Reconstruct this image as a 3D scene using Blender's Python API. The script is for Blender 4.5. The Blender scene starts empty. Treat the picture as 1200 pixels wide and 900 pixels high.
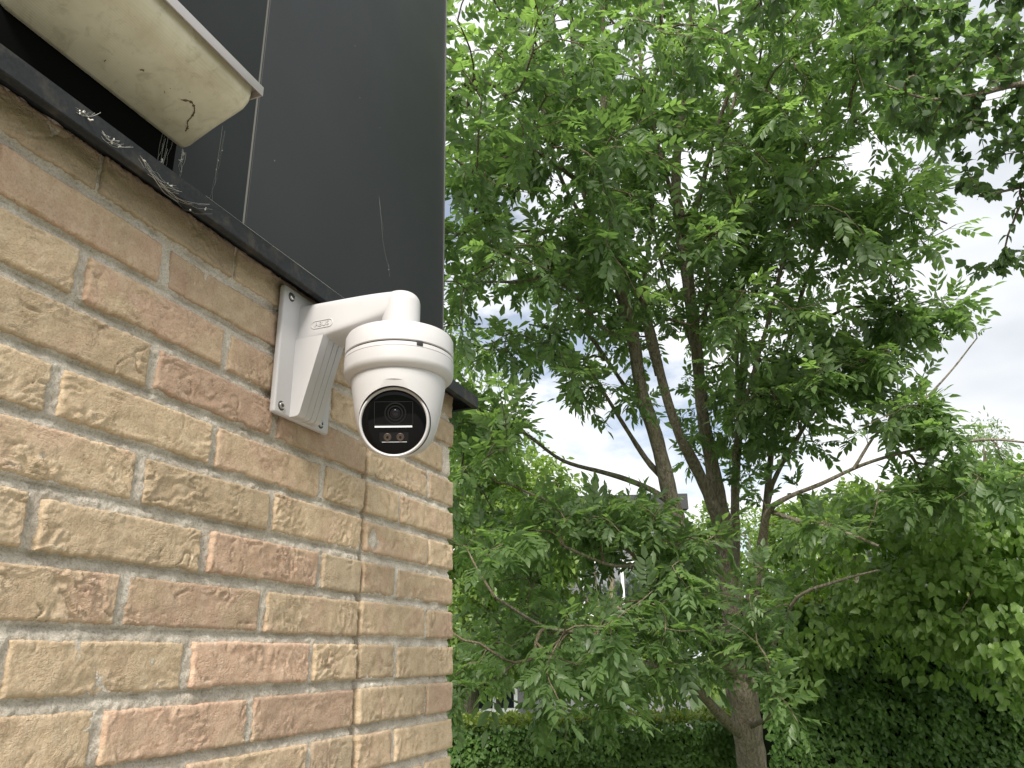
import bpy, bmesh, math, random
import numpy as np
from mathutils import Vector, Matrix

random.seed(7)
rng = np.random.default_rng(11)
S = bpy.context.scene
C = S.collection
R = math.radians

# ------------------------------------------------------------------ camera
CAM = np.array([0.6487, 0.0, 1.65])
YAW, PITCH, ROLL, FPX = 0.357865, 0.346573, -0.022530, 894.3   # FPX: focal length for a 1200 px wide picture
_f = np.array([-math.sin(YAW)*math.cos(PITCH), math.cos(YAW)*math.cos(PITCH), math.sin(PITCH)])
_r0 = np.array([math.cos(YAW), math.sin(YAW), 0.0]); _u0 = np.cross(_r0, _f)
_r = math.cos(ROLL)*_r0 + math.sin(ROLL)*_u0
_u = -math.sin(ROLL)*_r0 + math.cos(ROLL)*_u0
cam_data = bpy.data.cameras.new('camera'); cam = bpy.data.objects.new('camera', cam_data); C.objects.link(cam)
cam.matrix_world = Matrix(((_r[0], _u[0], -_f[0], CAM[0]), (_r[1], _u[1], -_f[1], CAM[1]),
                           (_r[2], _u[2], -_f[2], CAM[2]), (0, 0, 0, 1)))
cam_data.sensor_fit = 'HORIZONTAL'; cam_data.sensor_width = 36.0; cam_data.lens = FPX/1200*36
cam_data.clip_start = 0.02; cam_data.clip_end = 2000
S.camera = cam

def at(px, py, t):
    """world point seen at photo pixel (px, py) at distance t along the viewing axis"""
    return CAM + t*(_f + (px-600)/FPX*_r - (py-450)/FPX*_u)
def pix(X):
    d = np.atleast_2d(X) - CAM
    z = d @ _f; zz = np.where(np.abs(z) < 1e-6, 1e-6, z)
    return 600 + FPX*(d @ _r)/zz, 450 - FPX*(d @ _u)/zz, z

# ------------------------------------------------------------------ sky, sun, exposure
SUN_EL, SUN_AZ = R(43), R(166)            # azimuth measured from +Y towards +X
w = bpy.data.worlds.new('World'); S.world = w; w.use_nodes = True
nt = w.node_tree; nt.nodes.clear()
def N(tree, kind, **kw):
    n = tree.nodes.new(kind)
    for k, v in kw.items(): setattr(n, k, v)
    return n
sky = N(nt, 'ShaderNodeTexSky', sky_type='NISHITA', sun_disc=False, sun_elevation=SUN_EL, sun_rotation=SUN_AZ)
sky.air_density = 1.0; sky.dust_density = 1.6
tc = N(nt, 'ShaderNodeTexCoord')
mp = N(nt, 'ShaderNodeMapping'); mp.inputs['Scale'].default_value = (1, 1, 2.2); mp.inputs['Location'].default_value = (0.35, 0.1, 0.2)
n1 = N(nt, 'ShaderNodeTexNoise'); n1.inputs['Scale'].default_value = 2.6; n1.inputs['Detail'].default_value = 8; n1.inputs['Roughness'].default_value = 0.55
cr = N(nt, 'ShaderNodeValToRGB'); cr.color_ramp.elements[0].position = 0.37; cr.color_ramp.elements[1].position = 0.45; cr.color_ramp.elements[0].color = (0.3, 0.3, 0.3, 1)
n2 = N(nt, 'ShaderNodeTexNoise'); n2.inputs['Scale'].default_value = 1.7; n2.inputs['Detail'].default_value = 5
cr2 = N(nt, 'ShaderNodeValToRGB')
cr2.color_ramp.elements[0].position = 0.35; cr2.color_ramp.elements[0].color = (5.2, 5.5, 5.9, 1)
cr2.color_ramp.elements[1].position = 0.62; cr2.color_ramp.elements[1].color = (9.6, 9.6, 9.6, 1)
mx = N(nt, 'ShaderNodeMix', data_type='RGBA')
bg = N(nt, 'ShaderNodeBackground'); bg.inputs['Strength'].default_value = 0.1
wo = N(nt, 'ShaderNodeOutputWorld')
L = nt.links.new
L(tc.outputs['Generated'], mp.inputs['Vector']); L(mp.outputs[0], n1.inputs['Vector']); L(mp.outputs[0], n2.inputs['Vector'])
L(n1.outputs['Fac'], cr.inputs['Fac']); L(n2.outputs['Fac'], cr2.inputs['Fac'])
L(cr.outputs['Color'], mx.inputs['Factor']); L(sky.outputs['Color'], mx.inputs['A']); L(cr2.outputs['Color'], mx.inputs['B'])
L(mx.outputs['Result'], bg.inputs['Color']); L(bg.outputs[0], wo.inputs['Surface'])

sun_d = bpy.data.lights.new('sun', 'SUN'); sun = bpy.data.objects.new('sun', sun_d); C.objects.link(sun)
sun_d.energy = 4.3; sun_d.angle = R(20); sun_d.color = (1.0, 0.95, 0.87)
sd = Vector((math.sin(SUN_AZ)*math.cos(SUN_EL), math.cos(SUN_AZ)*math.cos(SUN_EL), math.sin(SUN_EL)))
sun.rotation_euler = (-sd).to_track_quat('-Z', 'Y').to_euler()
sun.location = (6, -4, 12)

S.view_settings.view_transform = 'Standard'; S.view_settings.look = 'None'
S.view_settings.exposure = 0.6; S.view_settings.gamma = 1.0
S.render.engine = 'CYCLES'
S.cycles.use_denoising = True
S.cycles.max_bounces = 12; S.cycles.diffuse_bounces = 10; S.cycles.transmission_bounces = 8; S.cycles.glossy_bounces = 3

# ------------------------------------------------------------------ helpers
def tag(o, label=None, cat=None, group=None, kind=None):
    if label: o['label'] = label
    if cat: o['category'] = cat
    if group: o['group'] = group
    if kind: o['kind'] = kind
    return o
def empty(name, loc, label=None, cat=None, group=None, kind=None):
    o = bpy.data.objects.new(name, None); C.objects.link(o); o.location = Vector(loc); o.empty_display_size = 0.1
    return tag(o, label, cat, group, kind)
def wloc(o):
    v = Vector((0, 0, 0))
    while o is not None:
        v += o.location; o = o.parent
    return v
def link(name, me, parent=None, origin=(0, 0, 0)):
    o = bpy.data.objects.new(name, me); C.objects.link(o)
    if parent is not None: o.parent = parent
    o.location = Vector(origin)
    return o
def obj(name, verts, faces, mat, parent=None, smooth=False, origin=None):
    """verts in world space; origin: where the object's own origin sits (world)"""
    pw = np.array(wloc(parent)) if parent is not None else np.zeros(3)
    og = pw if origin is None else np.array(origin, float)
    me = bpy.data.meshes.new(name)
    v = np.asarray(verts, float) - og
    me.from_pydata(v.tolist(), [], [list(map(int, f)) for f in faces])
    me.materials.append(mat)
    if smooth: me.shade_smooth()
    me.update()
    return link(name, me, parent, og - pw)
def obj_bm(name, bm, mat, parent=None, smooth=None, origin=None):
    bmesh.ops.recalc_face_normals(bm, faces=bm.faces)
    bm.verts.index_update()
    v = [tuple(x.co) for x in bm.verts]; f = [[x.index for x in g.verts] for g in bm.faces]
    bm.free()
    o = obj(name, v, f, mat, parent, False, origin)
    if smooth is not None:
        o.data.shade_smooth()
        o.data.set_sharp_from_angle(angle=R(smooth))
    return o
def obj_arr(name, V, T, mat, parent=None, smooth=True, attrs=None):
    """fast: V (n,3) world, T (m,3) triangles"""
    pw = np.array(wloc(parent)) if parent is not None else np.zeros(3)
    me = tri_mesh(name, np.asarray(V)-pw, T, mat, smooth, attrs)
    return link(name, me, parent)
def tri_mesh(name, V, T, mat, smooth=True, attrs=None):
    me = bpy.data.meshes.new(name)
    n, m = len(V), len(T)
    me.vertices.add(n); me.vertices.foreach_set('co', np.ascontiguousarray(V, np.float32).ravel())
    me.loops.add(3*m); me.loops.foreach_set('vertex_index', np.ascontiguousarray(T, np.int32).ravel())
    me.polygons.add(m); me.polygons.foreach_set('loop_start', np.arange(0, 3*m, 3, dtype=np.int32))
    if smooth: me.polygons.foreach_set('use_smooth', np.ones(m, bool))
    for k, a in (attrs or {}).items():
        at_ = me.attributes.new(k, 'FLOAT', 'POINT'); at_.data.foreach_set('value', np.ascontiguousarray(a, np.float32))
    me.materials.append(mat)
    me.update(calc_edges=True); me.validate()
    return me
def box_bm(bm, lo, hi, bevel=0.0, seg=2):
    r = bmesh.ops.create_cube(bm, size=1.0)
    lo, hi = Vector(lo), Vector(hi)
    for v in r['verts']:
        v.co = Vector([(lo[i]+hi[i])/2 + v.co[i]*(hi[i]-lo[i]) for i in range(3)])
    if bevel > 0:
        es = list({e for v in r['verts'] for e in v.link_edges})
        bmesh.ops.bevel(bm, geom=es, offset=bevel, segments=seg, profile=0.5, affect='EDGES')
def lathe(profile, center, axis=(0, 0, 1), n=64, cap=True):
    """profile: list of (radius, height along axis); returns verts, faces"""
    ax = Vector(axis).normalized(); q = Vector((0, 0, 1)).rotation_difference(ax)
    V, F = [], []
    for (r, h) in profile:
        for k in range(n):
            a = 2*math.pi*k/n
            p = q @ Vector((r*math.cos(a), r*math.sin(a), h)); V.append(np.array(center)+np.array(p))
    m = len(profile)
    for i in range(m-1):
        for k in range(n):
            k2 = (k+1) % n
            F.append((i*n+k, i*n+k2, (i+1)*n+k2, (i+1)*n+k))
    if cap:
        F.append(tuple(range(n-1, -1, -1))); F.append(tuple((m-1)*n+k for k in range(n)))
    return V, F
def bm_from(V, F):
    bm = bmesh.new(); vs = [bm.verts.new(tuple(v)) for v in V]
    for f in F: bm.faces.new([vs[i] for i in f])
    return bm
def tube_arrays(paths, radii, sides=5):
    """many tubes into one (V, T). paths: list of (n,3), radii: list of (n,)"""
    VV, TT, off = [], [], 0
    ang = np.linspace(0, 2*np.pi, sides, endpoint=False)
    ca, sa = np.cos(ang), np.sin(ang)
    for P, r in zip(paths, radii):
        P = np.asarray(P, float); r = np.asarray(r, float); n = len(P)
        if n < 2: continue
        d = np.gradient(P, axis=0); d /= np.linalg.norm(d, axis=1, keepdims=True)+1e-12
        ref = np.array([0.0, 0, 1]) if abs(d[:, 2].mean()) < 0.8 else np.array([1.0, 0, 0])
        a = np.cross(d, ref); a /= np.linalg.norm(a, axis=1, keepdims=True)+1e-12
        b = np.cross(d, a)
        V = P[:, None, :] + r[:, None, None]*(a[:, None, :]*ca[None, :, None] + b[:, None, :]*sa[None, :, None])
        VV.append(V.reshape(-1, 3))
        i = np.arange(n-1)[:, None]*sides; k = np.arange(sides)[None, :]; k2 = (k+1) % sides
        q = np.stack([i+k, i+k2, i+sides+k2, i+sides+k], -1).reshape(-1, 4)
        TT.append(np.concatenate([q[:, [0, 1, 2]], q[:, [0, 2, 3]]])+off)
        off += n*sides
    if not VV: return np.zeros((0, 3)), np.zeros((0, 3), int)
    return np.concatenate(VV), np.concatenate(TT)

def smooth_path(P, step):
    """Catmull-Rom through points (with radius as last column), resampled"""
    P = np.asarray(P, float); Q = np.vstack([2*P[0]-P[1], P, 2*P[-1]-P[-2]]); out = []
    for i in range(1, len(Q)-2):
        p0, p1, p2, p3 = Q[i-1], Q[i], Q[i+1], Q[i+2]
        n = max(2, int(np.linalg.norm((p2-p1)[:3])/step))
        for s in np.arange(n)/n:
            out.append(0.5*((2*p1)+(-p0+p2)*s+(2*p0-5*p1+4*p2-p3)*s*s+(-p0+3*p1-3*p2+p3)*s**3))
    out.append(Q[-2]); return np.array(out)

# numpy gradient noise
_perm = np.random.default_rng(3).permutation(256); _perm = np.concatenate([_perm, _perm, _perm])
_grad = np.random.default_rng(4).normal(size=(256, 3)); _grad /= np.linalg.norm(_grad, axis=1, keepdims=True)
def perlin(x, y, z=0.0):
    x, y, z = np.broadcast_arrays(np.asarray(x, float), np.asarray(y, float), np.asarray(z, float))
    xi, yi, zi = np.floor(x).astype(int), np.floor(y).astype(int), np.floor(z).astype(int)
    xf, yf, zf = x-xi, y-yi, z-zi
    u, v, w_ = [t*t*t*(t*(t*6-15)+10) for t in (xf, yf, zf)]
    out = 0
    for dx in (0, 1):
        for dy in (0, 1):
            for dz in (0, 1):
                g = _grad[_perm[_perm[_perm[(xi+dx) & 255]+((yi+dy) & 255)]+((zi+dz) & 255)]]
                d = g[..., 0]*(xf-dx)+g[..., 1]*(yf-dy)+g[..., 2]*(zf-dz)
                out = out + d*(u if dx else 1-u)*(v if dy else 1-v)*(w_ if dz else 1-w_)
    return out*1.5
def fbm(x, y, z, o=4):
    s, a = 0, 1.0
    for i in range(o):
        s = s + a*perlin(x*2**i, y*2**i, z+i*7.3); a *= 0.5
    return s

# ------------------------------------------------------------------ materials
def mat(name, col, rough=0.5, spec=0.5, metal=0.0):
    m = bpy.data.materials.new(name); m.use_nodes = True
    b = m.node_tree.nodes['Principled BSDF']
    b.inputs['Base Color'].default_value = (*col, 1); b.inputs['Roughness'].default_value = rough
    b.inputs['Specular IOR Level'].default_value = spec; b.inputs['Metallic'].default_value = metal
    return m, m.node_tree, b
def noise(t, scale, detail=4, rough=0.55, vec=None, dist=0.0):
    n = N(t, 'ShaderNodeTexNoise'); n.inputs['Scale'].default_value = scale; n.inputs['Detail'].default_value = detail
    n.inputs['Roughness'].default_value = rough; n.inputs['Distortion'].default_value = dist
    if vec is not None: t.links.new(vec, n.inputs['Vector'])
    return n
def ramp(t, fac, stops):
    r = N(t, 'ShaderNodeValToRGB'); e = r.color_ramp.elements
    while len(e) < len(stops): e.new(0.5)
    for el, (p, c) in zip(e, stops):
        el.position = p; el.color = (*c, 1) if len(c) == 3 else c
    t.links.new(fac, r.inputs['Fac']); return r
def mixc(t, fac, a, b, mode='MIX'):
    m = N(t, 'ShaderNodeMix', data_type='RGBA', blend_type=mode)
    for s, v in (('Factor', fac), ('A', a), ('B', b)):
        if hasattr(v, 'is_linked') or isinstance(v, bpy.types.NodeSocket): t.links.new(v, m.inputs[s])
        elif s == 'Factor': m.inputs[s].default_value = v
        else: m.inputs[s].default_value = (*v, 1)
    return m.outputs['Result']
def math_(t, op, a, b=0.5, clamp=False):
    m = N(t, 'ShaderNodeMath', operation=op, use_clamp=clamp)
    for i, v in enumerate((a, b)):
        if isinstance(v, bpy.types.NodeSocket): t.links.new(v, m.inputs[i])
        else: m.inputs[i].default_value = v
    return m.outputs[0]
def bump(t, h, dist, strength=1.0, normal=None):
    b = N(t, 'ShaderNodeBump'); b.inputs['Distance'].default_value = dist; b.inputs['Strength'].default_value = strength
    t.links.new(h, b.inputs['Height'])
    if normal is not None: t.links.new(normal, b.inputs['Normal'])
    return b.outputs[0]
def objcoord(t): return N(t, 'ShaderNodeTexCoord').outputs['Object']

def make_brick_mat():
    m, t, b = mat('brick_clay', (0.4, 0.28, 0.16), 0.92, 0.2)
    geo = N(t, 'ShaderNodeNewGeometry'); oi = N(t, 'ShaderNodeObjectInfo')
    pos = geo.outputs['Position']
    tint = N(t, 'ShaderNodeAttribute', attribute_type='OBJECT', attribute_name='tint').outputs['Fac']
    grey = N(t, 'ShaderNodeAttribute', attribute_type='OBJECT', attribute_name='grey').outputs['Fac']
    big = noise(t, 13, 3, 0.5, pos, 0.6)
    mid = noise(t, 55, 5, 0.6, pos, 0.4)
    fine = noise(t, 420, 4, 0.65, pos)
    base = ramp(t, mid.outputs['Fac'], [(0.28, (0.42, 0.316, 0.206)), (0.5, (0.505, 0.390, 0.262)), (0.72, (0.58, 0.465, 0.328))]).outputs['Color']
    # pink firing flush on some bricks
    pf = math_(t, 'ADD', big.outputs['Fac'], math_(t, 'SUBTRACT', tint, 0.5))
    pr = ramp(t, pf, [(0.44, (0, 0, 0)), (0.74, (1, 1, 1))]).outputs['Color']
    pinkc = ramp(t, mid.outputs['Fac'], [(0.3, (0.46, 0.295, 0.218)), (0.7, (0.52, 0.358, 0.272))]).outputs['Color']
    c = mixc(t, math_(t, 'MULTIPLY', pr, 0.68), base, pinkc)
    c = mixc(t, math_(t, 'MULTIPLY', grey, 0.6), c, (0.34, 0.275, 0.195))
    v = ramp(t, fine.outputs['Fac'], [(0.3, (0.80, 0.78, 0.76)), (0.55, (1, 1, 1)), (0.75, (1.08, 1.08, 1.06))]).outputs['Color']
    c = mixc(t, 1.0, c, v, 'MULTIPLY')
    spk = noise(t, 210, 3, 0.7, pos); sm = noise(t, 34, 5, 0.7, pos, 0.8)
    sp = ramp(t, spk.outputs['Fac'], [(0.30, (1, 1, 1)), (0.38, (0, 0, 0))]).outputs['Color']
    c = mixc(t, math_(t, 'MULTIPLY', sp, 0.35), c, (0.20, 0.15, 0.10))
    sms = ramp(t, sm.outputs['Fac'], [(0.58, (0, 0, 0)), (0.75, (1, 1, 1))]).outputs['Color']
    c = mixc(t, math_(t, 'MULTIPLY', sms, 0.22), c, (0.27, 0.225, 0.165))
    hv = N(t, 'ShaderNodeHueSaturation'); t.links.new(c, hv.inputs['Color'])
    t.links.new(math_(t, 'ADD', math_(t, 'MULTIPLY', oi.outputs['Random'], 0.26), 0.87), hv.inputs['Value'])
    t.links.new(hv.outputs[0], b.inputs['Base Color'])
    # wrinkles of the hand-thrown clay: distorted ridges plus sandy grain
    mpn = N(t, 'ShaderNodeMapping'); mpn.inputs['Scale'].default_value = (1, 0.75, 1.5); t.links.new(pos, mpn.inputs['Vector'])
    wr = noise(t, 85, 3, 0.5, mpn.outputs[0], 1.2)
    rid = math_(t, 'ABSOLUTE', math_(t, 'SUBTRACT', wr.outputs['Fac'], 0.5))
    rid = math_(t, 'MINIMUM', math_(t, 'MULTIPLY', rid, 14.0), 1.0)
    wr2 = noise(t, 190, 3, 0.55, mpn.outputs[0], 0.8)
    rid2 = math_(t, 'MINIMUM', math_(t, 'MULTIPLY', math_(t, 'ABSOLUTE', math_(t, 'SUBTRACT', wr2.outputs['Fac'], 0.5)), 12.0), 1.0)
    msk = ramp(t, noise(t, 24, 2, 0.5, pos).outputs['Fac'], [(0.48, (0.06, 0.06, 0.06)), (0.66, (1, 1, 1))]).outputs['Color']
    h = math_(t, 'MULTIPLY', math_(t, 'ADD', rid, math_(t, 'MULTIPLY', rid2, 0.5)), msk)
    nrm = bump(t, h, 0.0013, 0.5)
    nrm = bump(t, fine.outputs['Fac'], 0.0010, 0.7, nrm); nrm = bump(t, spk.outputs['Fac'], 0.0008, 0.5, nrm)
    t.links.new(nrm, b.inputs['Normal'])
    return m
def make_mortar_mat():
    m, t, b = mat('mortar_sand', (0.4, 0.37, 0.32), 0.95, 0.15)
    pos = N(t, 'ShaderNodeNewGeometry').outputs['Position']
    g = noise(t, 380, 4, 0.75, pos); l = noise(t, 22, 4, 0.6, pos)
    c = ramp(t, l.outputs['Fac'], [(0.3, (0.54, 0.475, 0.395)), (0.55, (0.66, 0.60, 0.51)), (0.75, (0.74, 0.68, 0.595))]).outputs['Color']
    v = ramp(t, g.outputs['Fac'], [(0.32, (0.62, 0.6, 0.58)), (0.5, (1, 1, 1)), (0.72, (1.2, 1.2, 1.2))]).outputs['Color']
    t.links.new(mixc(t, 1.0, c, v, 'MULTIPLY'), b.inputs['Base Color'])
    t.links.new(bump(t, g.outputs['Fac'], 0.0035, 1.0), b.inputs['Normal'])
    return m
def make_panel_mat():
    m, t, b = mat('anthracite_panel', (0.035, 0.039, 0.042), 0.42, 0.28)
    pos = N(t, 'ShaderNodeNewGeometry').outputs['Position']
    g = noise(t, 900, 2, 0.6, pos); l = noise(t, 5, 3, 0.5, pos)
    rr = ramp(t, l.outputs['Fac'], [(0.3, (0.48, 0.48, 0.48)), (0.7, (0.58, 0.58, 0.58))]).outputs['Color']
    t.links.new(rr, b.inputs['Roughness'])
    # settled dust specks
    vo = N(t, 'ShaderNodeTexVoronoi'); vo.inputs['Scale'].default_value = 26; vo.inputs['Randomness'].default_value = 1.0; t.links.new(pos, vo.inputs['Vector'])
    sp = ramp(t, vo.outputs['Distance'], [(0.022, (1, 1, 1)), (0.034, (0, 0, 0))]).outputs['Color']
    pk = ramp(t, noise(t, 9, 1, 0.5, pos).outputs['Fac'], [(0.5, (0, 0, 0)), (0.56, (1, 1, 1))]).outputs['Color']
    fac = math_(t, 'MULTIPLY', sp, pk)
    base = ramp(t, g.outputs['Fac'], [(0.3, (0.026, 0.029, 0.0305)), (0.7, (0.035, 0.039, 0.041))]).outputs['Color']
    t.links.new(mixc(t, math_(t, 'MULTIPLY', fac, 0.6), base, (0.4, 0.42, 0.44)), b.inputs['Base Color'])
    t.links.new(bump(t, g.outputs['Fac'], 0.00012, 0.5), b.inputs['Normal'])
    return m
def make_flash_mat():
    m, t, b = mat('flashing_metal', (0.05, 0.056, 0.063), 0.6, 0.2)
    pos = N(t, 'ShaderNodeNewGeometry').outputs['Position']
    l = noise(t, 30, 6, 0.7, pos); g = noise(t, 260, 4, 0.7, pos)
    dirt = ramp(t, l.outputs['Fac'], [(0.50, (0, 0, 0)), (0.72, (1, 1, 1))]).outputs['Color']
    base = ramp(t, g.outputs['Fac'], [(0.3, (0.016, 0.018, 0.020)), (0.7, (0.030, 0.033, 0.036))]).outputs['Color']
    t.links.new(mixc(t, math_(t, 'MULTIPLY', dirt, 0.55), base, (0.10, 0.085, 0.062)), b.inputs['Base Color'])
    t.links.new(bump(t, g.outputs['Fac'], 0.0004, 0.5), b.inputs['Normal'])
    return m
def make_plastic(name, col, rough):
    m, t, b = mat(name, col, rough, 0.5)
    pos = N(t, 'ShaderNodeNewGeometry').outputs['Position']
    g = noise(t, 1500, 2, 0.5, pos); l = noise(t, 14, 4, 0.6, pos)
    c = ramp(t, l.outputs['Fac'], [(0.3, tuple(x*0.955 for x in col)), (0.7, col)]).outputs['Color']
    t.links.new(c, b.inputs['Base Color'])
    t.links.new(bump(t, g.outputs['Fac'], 0.00012, 0.35), b.inputs['Normal'])
    return m
def make_diffuser_mat():
    m, t, b = mat('opal_plastic', (0.55, 0.53, 0.38), 0.35, 0.5)
    pos = N(t, 'ShaderNodeNewGeometry').outputs['Position']
    l = noise(t, 16, 5, 0.65, pos, 0.5); g = noise(t, 46, 6, 0.72, pos, 0.8)
    c = ramp(t, l.outputs['Fac'], [(0.3, (0.50, 0.45, 0.335)), (0.5, (0.61, 0.57, 0.445)), (0.72, (0.68, 0.64, 0.515))]).outputs['Color']
    d = ramp(t, g.outputs['Fac'], [(0.52, (0, 0, 0)), (0.70, (1, 1, 1))]).outputs['Color']
    c = mixc(t, math_(t, 'MULTIPLY', d, 0.36), c, (0.20, 0.165, 0.09))
    t.links.new(c, b.inputs['Base Color'])
    b.inputs['Subsurface Weight'].default_value = 0.25; b.inputs['Subsurface Radius'].default_value = (0.02, 0.02, 0.015); b.inputs['Subsurface Scale'].default_value = 0.5
    # extruded reeding along the lamp
    wv = N(t, 'ShaderNodeTexWave', wave_type='BANDS', bands_direction='X'); wv.inputs['Scale'].default_value = 120; wv.inputs['Distortion'].default_value = 0.0
    t.links.new(pos, wv.inputs['Vector'])
    t.links.new(bump(t, wv.outputs['Fac'], 0.00025, 0.35), b.inputs['Normal'])
    return m
def make_leaf_mat(name, dark, light, under, trans=0.34, rough=0.42, spec=0.42):
    m, t, b = mat(name, dark, rough, spec)
    ti = N(t, 'ShaderNodeAttribute', attribute_type='GEOMETRY', attribute_name='tint').outputs['Fac']
    pos = N(t, 'ShaderNodeNewGeometry')
    c = ramp(t, ti, [(0.0, dark), (0.55, tuple((a+b2)/2 for a, b2 in zip(dark, light))), (1.0, light)]).outputs['Color']
    nz = noise(t, 60, 2, 0.5, pos.outputs['Position'])
    v = ramp(t, nz.outputs['Fac'], [(0.3, (0.82, 0.82, 0.82)), (0.7, (1.1, 1.1, 1.1))]).outputs['Color']
    c = mixc(t, 1.0, c, v, 'MULTIPLY')
    cu = mixc(t, math_(t, 'MULTIPLY', pos.outputs['Backfacing'], 0.55), c, under)
    t.links.new(cu, b.inputs['Base Color'])
    tr = N(t, 'ShaderNodeBsdfTranslucent')
    tcn = N(t, 'ShaderNodeMix', data_type='RGBA', blend_type='MULTIPLY'); tcn.inputs['Factor'].default_value = 1
    t.links.new(c, tcn.inputs['A']); tcn.inputs['B'].default_value = (2.1, 2.3, 1.2, 1)
    t.links.new(tcn.outputs['Result'], tr.inputs['Color'])
    ms = N(t, 'ShaderNodeMixShader'); ms.inputs['Fac'].default_value = trans
    out = t.nodes['Material Output']
    t.links.new(b.outputs[0], ms.inputs[1]); t.links.new(tr.outputs[0], ms.inputs[2]); t.links.new(ms.outputs[0], out.inputs['Surface'])
    return m
def make_bark_mat(name, dark, light, scale=1.0):
    m, t, b = mat(name, dark, 0.9, 0.2)
    pos = N(t, 'ShaderNodeNewGeometry').outputs['Position']
    mpn = N(t, 'ShaderNodeMapping'); mpn.inputs['Scale'].default_value = (1, 1, 0.35); t.links.new(pos, mpn.inputs['Vector'])
    f = noise(t, 55*scale, 6, 0.68, mpn.outputs[0], 0.5); l = noise(t, 9*scale, 5, 0.7, pos); k = noise(t, 70*scale, 4, 0.7, pos)
    c = ramp(t, f.outputs['Fac'], [(0.32, dark), (0.6, light)]).outputs['Color']
    li = ramp(t, k.outputs['Fac'], [(0.54, (0, 0, 0)), (0.60, (1, 1, 1))]).outputs['Color']
    c = mixc(t, math_(t, 'MULTIPLY', li, 0.7), c, (0.36, 0.345, 0.26))
    al = ramp(t, l.outputs['Fac'], [(0.5, (0, 0, 0)), (0.72, (1, 1, 1))]).outputs['Color']
    c = mixc(t, math_(t, 'MULTIPLY', al, 0.45), c, (0.16, 0.15, 0.055))
    t.links.new(c, b.inputs['Base Color'])
    t.links.new(bump(t, f.outputs['Fac'], 0.028/scale, 1.0), b.inputs['Normal'])
    return m

M_BRICK = make_brick_mat(); M_MORTAR = make_mortar_mat(); M_PANEL = make_panel_mat(); M_FLASH = make_flash_mat()
M_WHITE = make_plastic('white_coated_metal', (0.51, 0.500, 0.503), 0.38)
M_GREYMARK = make_plastic('white_emboss', (0.485, 0.475, 0.478), 0.4)
M_BLACKPL, _, _ = mat('black_plastic', (0.012, 0.012, 0.013), 0.5)
M_GLASS, _, _b = mat('black_glass', (0.003, 0.003, 0.0035), 0.05, 0.14)
M_LENSRING, _, _ = mat('lens_ring', (0.008, 0.008, 0.009), 0.35, 0.2)
M_LENS, _, _ = mat('lens_glass', (0.008, 0.007, 0.011), 0.08, 0.35)
M_LINE, _, _ = mat('window_outline', (0.014, 0.014, 0.016), 0.5, 0.3)
M_STRIP, _, _ = mat('white_strip', (0.75, 0.76, 0.78), 0.25)
M_LED, _, _ = mat('copper_led', (0.06, 0.043, 0.032), 0.4, 0.3)
M_STEEL, _t, _b = mat('screw_steel', (0.62, 0.62, 0.61), 0.28, 0.5, 1.0)
M_STEELDARK, _, _ = mat('screw_socket', (0.03, 0.03, 0.03), 0.5)
M_ALU, _t, _b = mat('brushed_rim', (0.52, 0.48, 0.46), 0.42, 0.5, 0.7)
M_TRIM, _, _ = mat('trim_metal', (0.16, 0.16, 0.17), 0.4, 0.5, 0.6)
M_JOINT, _, _ = mat('joint_reflection_strip', (0.30, 0.28, 0.25), 0.6)
M_BACK, _t, _b = mat('black_rubber', (0.004, 0.004, 0.004), 0.9, 0.03)
M_WEB, _, _ = mat('spider_silk', (0.62, 0.60, 0.55), 0.8, 0.1)
M_DIRT, _, _ = mat('dried_dirt', (0.13, 0.10, 0.06), 0.95, 0.1)
M_DIFF = make_diffuser_mat()
M_ASH = make_leaf_mat('ash_leaf', (0.090, 0.148, 0.062), (0.188, 0.275, 0.105), (0.150, 0.200, 0.130), 0.5)
M_SHRUB = make_leaf_mat('shrub_leaf', (0.115, 0.195, 0.048), (0.235, 0.345, 0.095), (0.15, 0.20, 0.10), 0.38)
M_HEDGE = make_leaf_mat('hedge_leaf', (0.062, 0.130, 0.035), (0.170, 0.285, 0.080), (0.10, 0.14, 0.08), 0.35)
M_HEDGE2 = make_leaf_mat('hedge_new_leaf', (0.08, 0.13, 0.025), (0.24, 0.29, 0.06), (0.07, 0.12, 0.04), 0.3)
M_DARKL = make_leaf_mat('overhang_leaf', (0.055, 0.098, 0.042), (0.12, 0.185, 0.075), (0.10, 0.14, 0.085), 0.45)
M_FARL = make_leaf_mat('far_leaf', (0.085, 0.145, 0.032), (0.205, 0.29, 0.07), (0.13, 0.18, 0.09), 0.42)
M_FARL2 = make_leaf_mat('far_pale_leaf', (0.11, 0.16, 0.07), (0.20, 0.27, 0.12), (0.18, 0.22, 0.13), 0.38)
M_BARK = make_bark_mat('ash_bark', (0.11, 0.092, 0.070), (0.33, 0.285, 0.22))
M_TWIG = make_bark_mat('twig_bark', (0.10, 0.078, 0.054), (0.22, 0.175, 0.12), 2.0)
M_SEED, _, _ = mat('dry_seed_cluster', (0.035, 0.022, 0.015), 0.9, 0.1)
M_CORE, _t, _b = mat('hedge_inside', (0.012, 0.016, 0.008), 1.0, 0.0)

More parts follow.
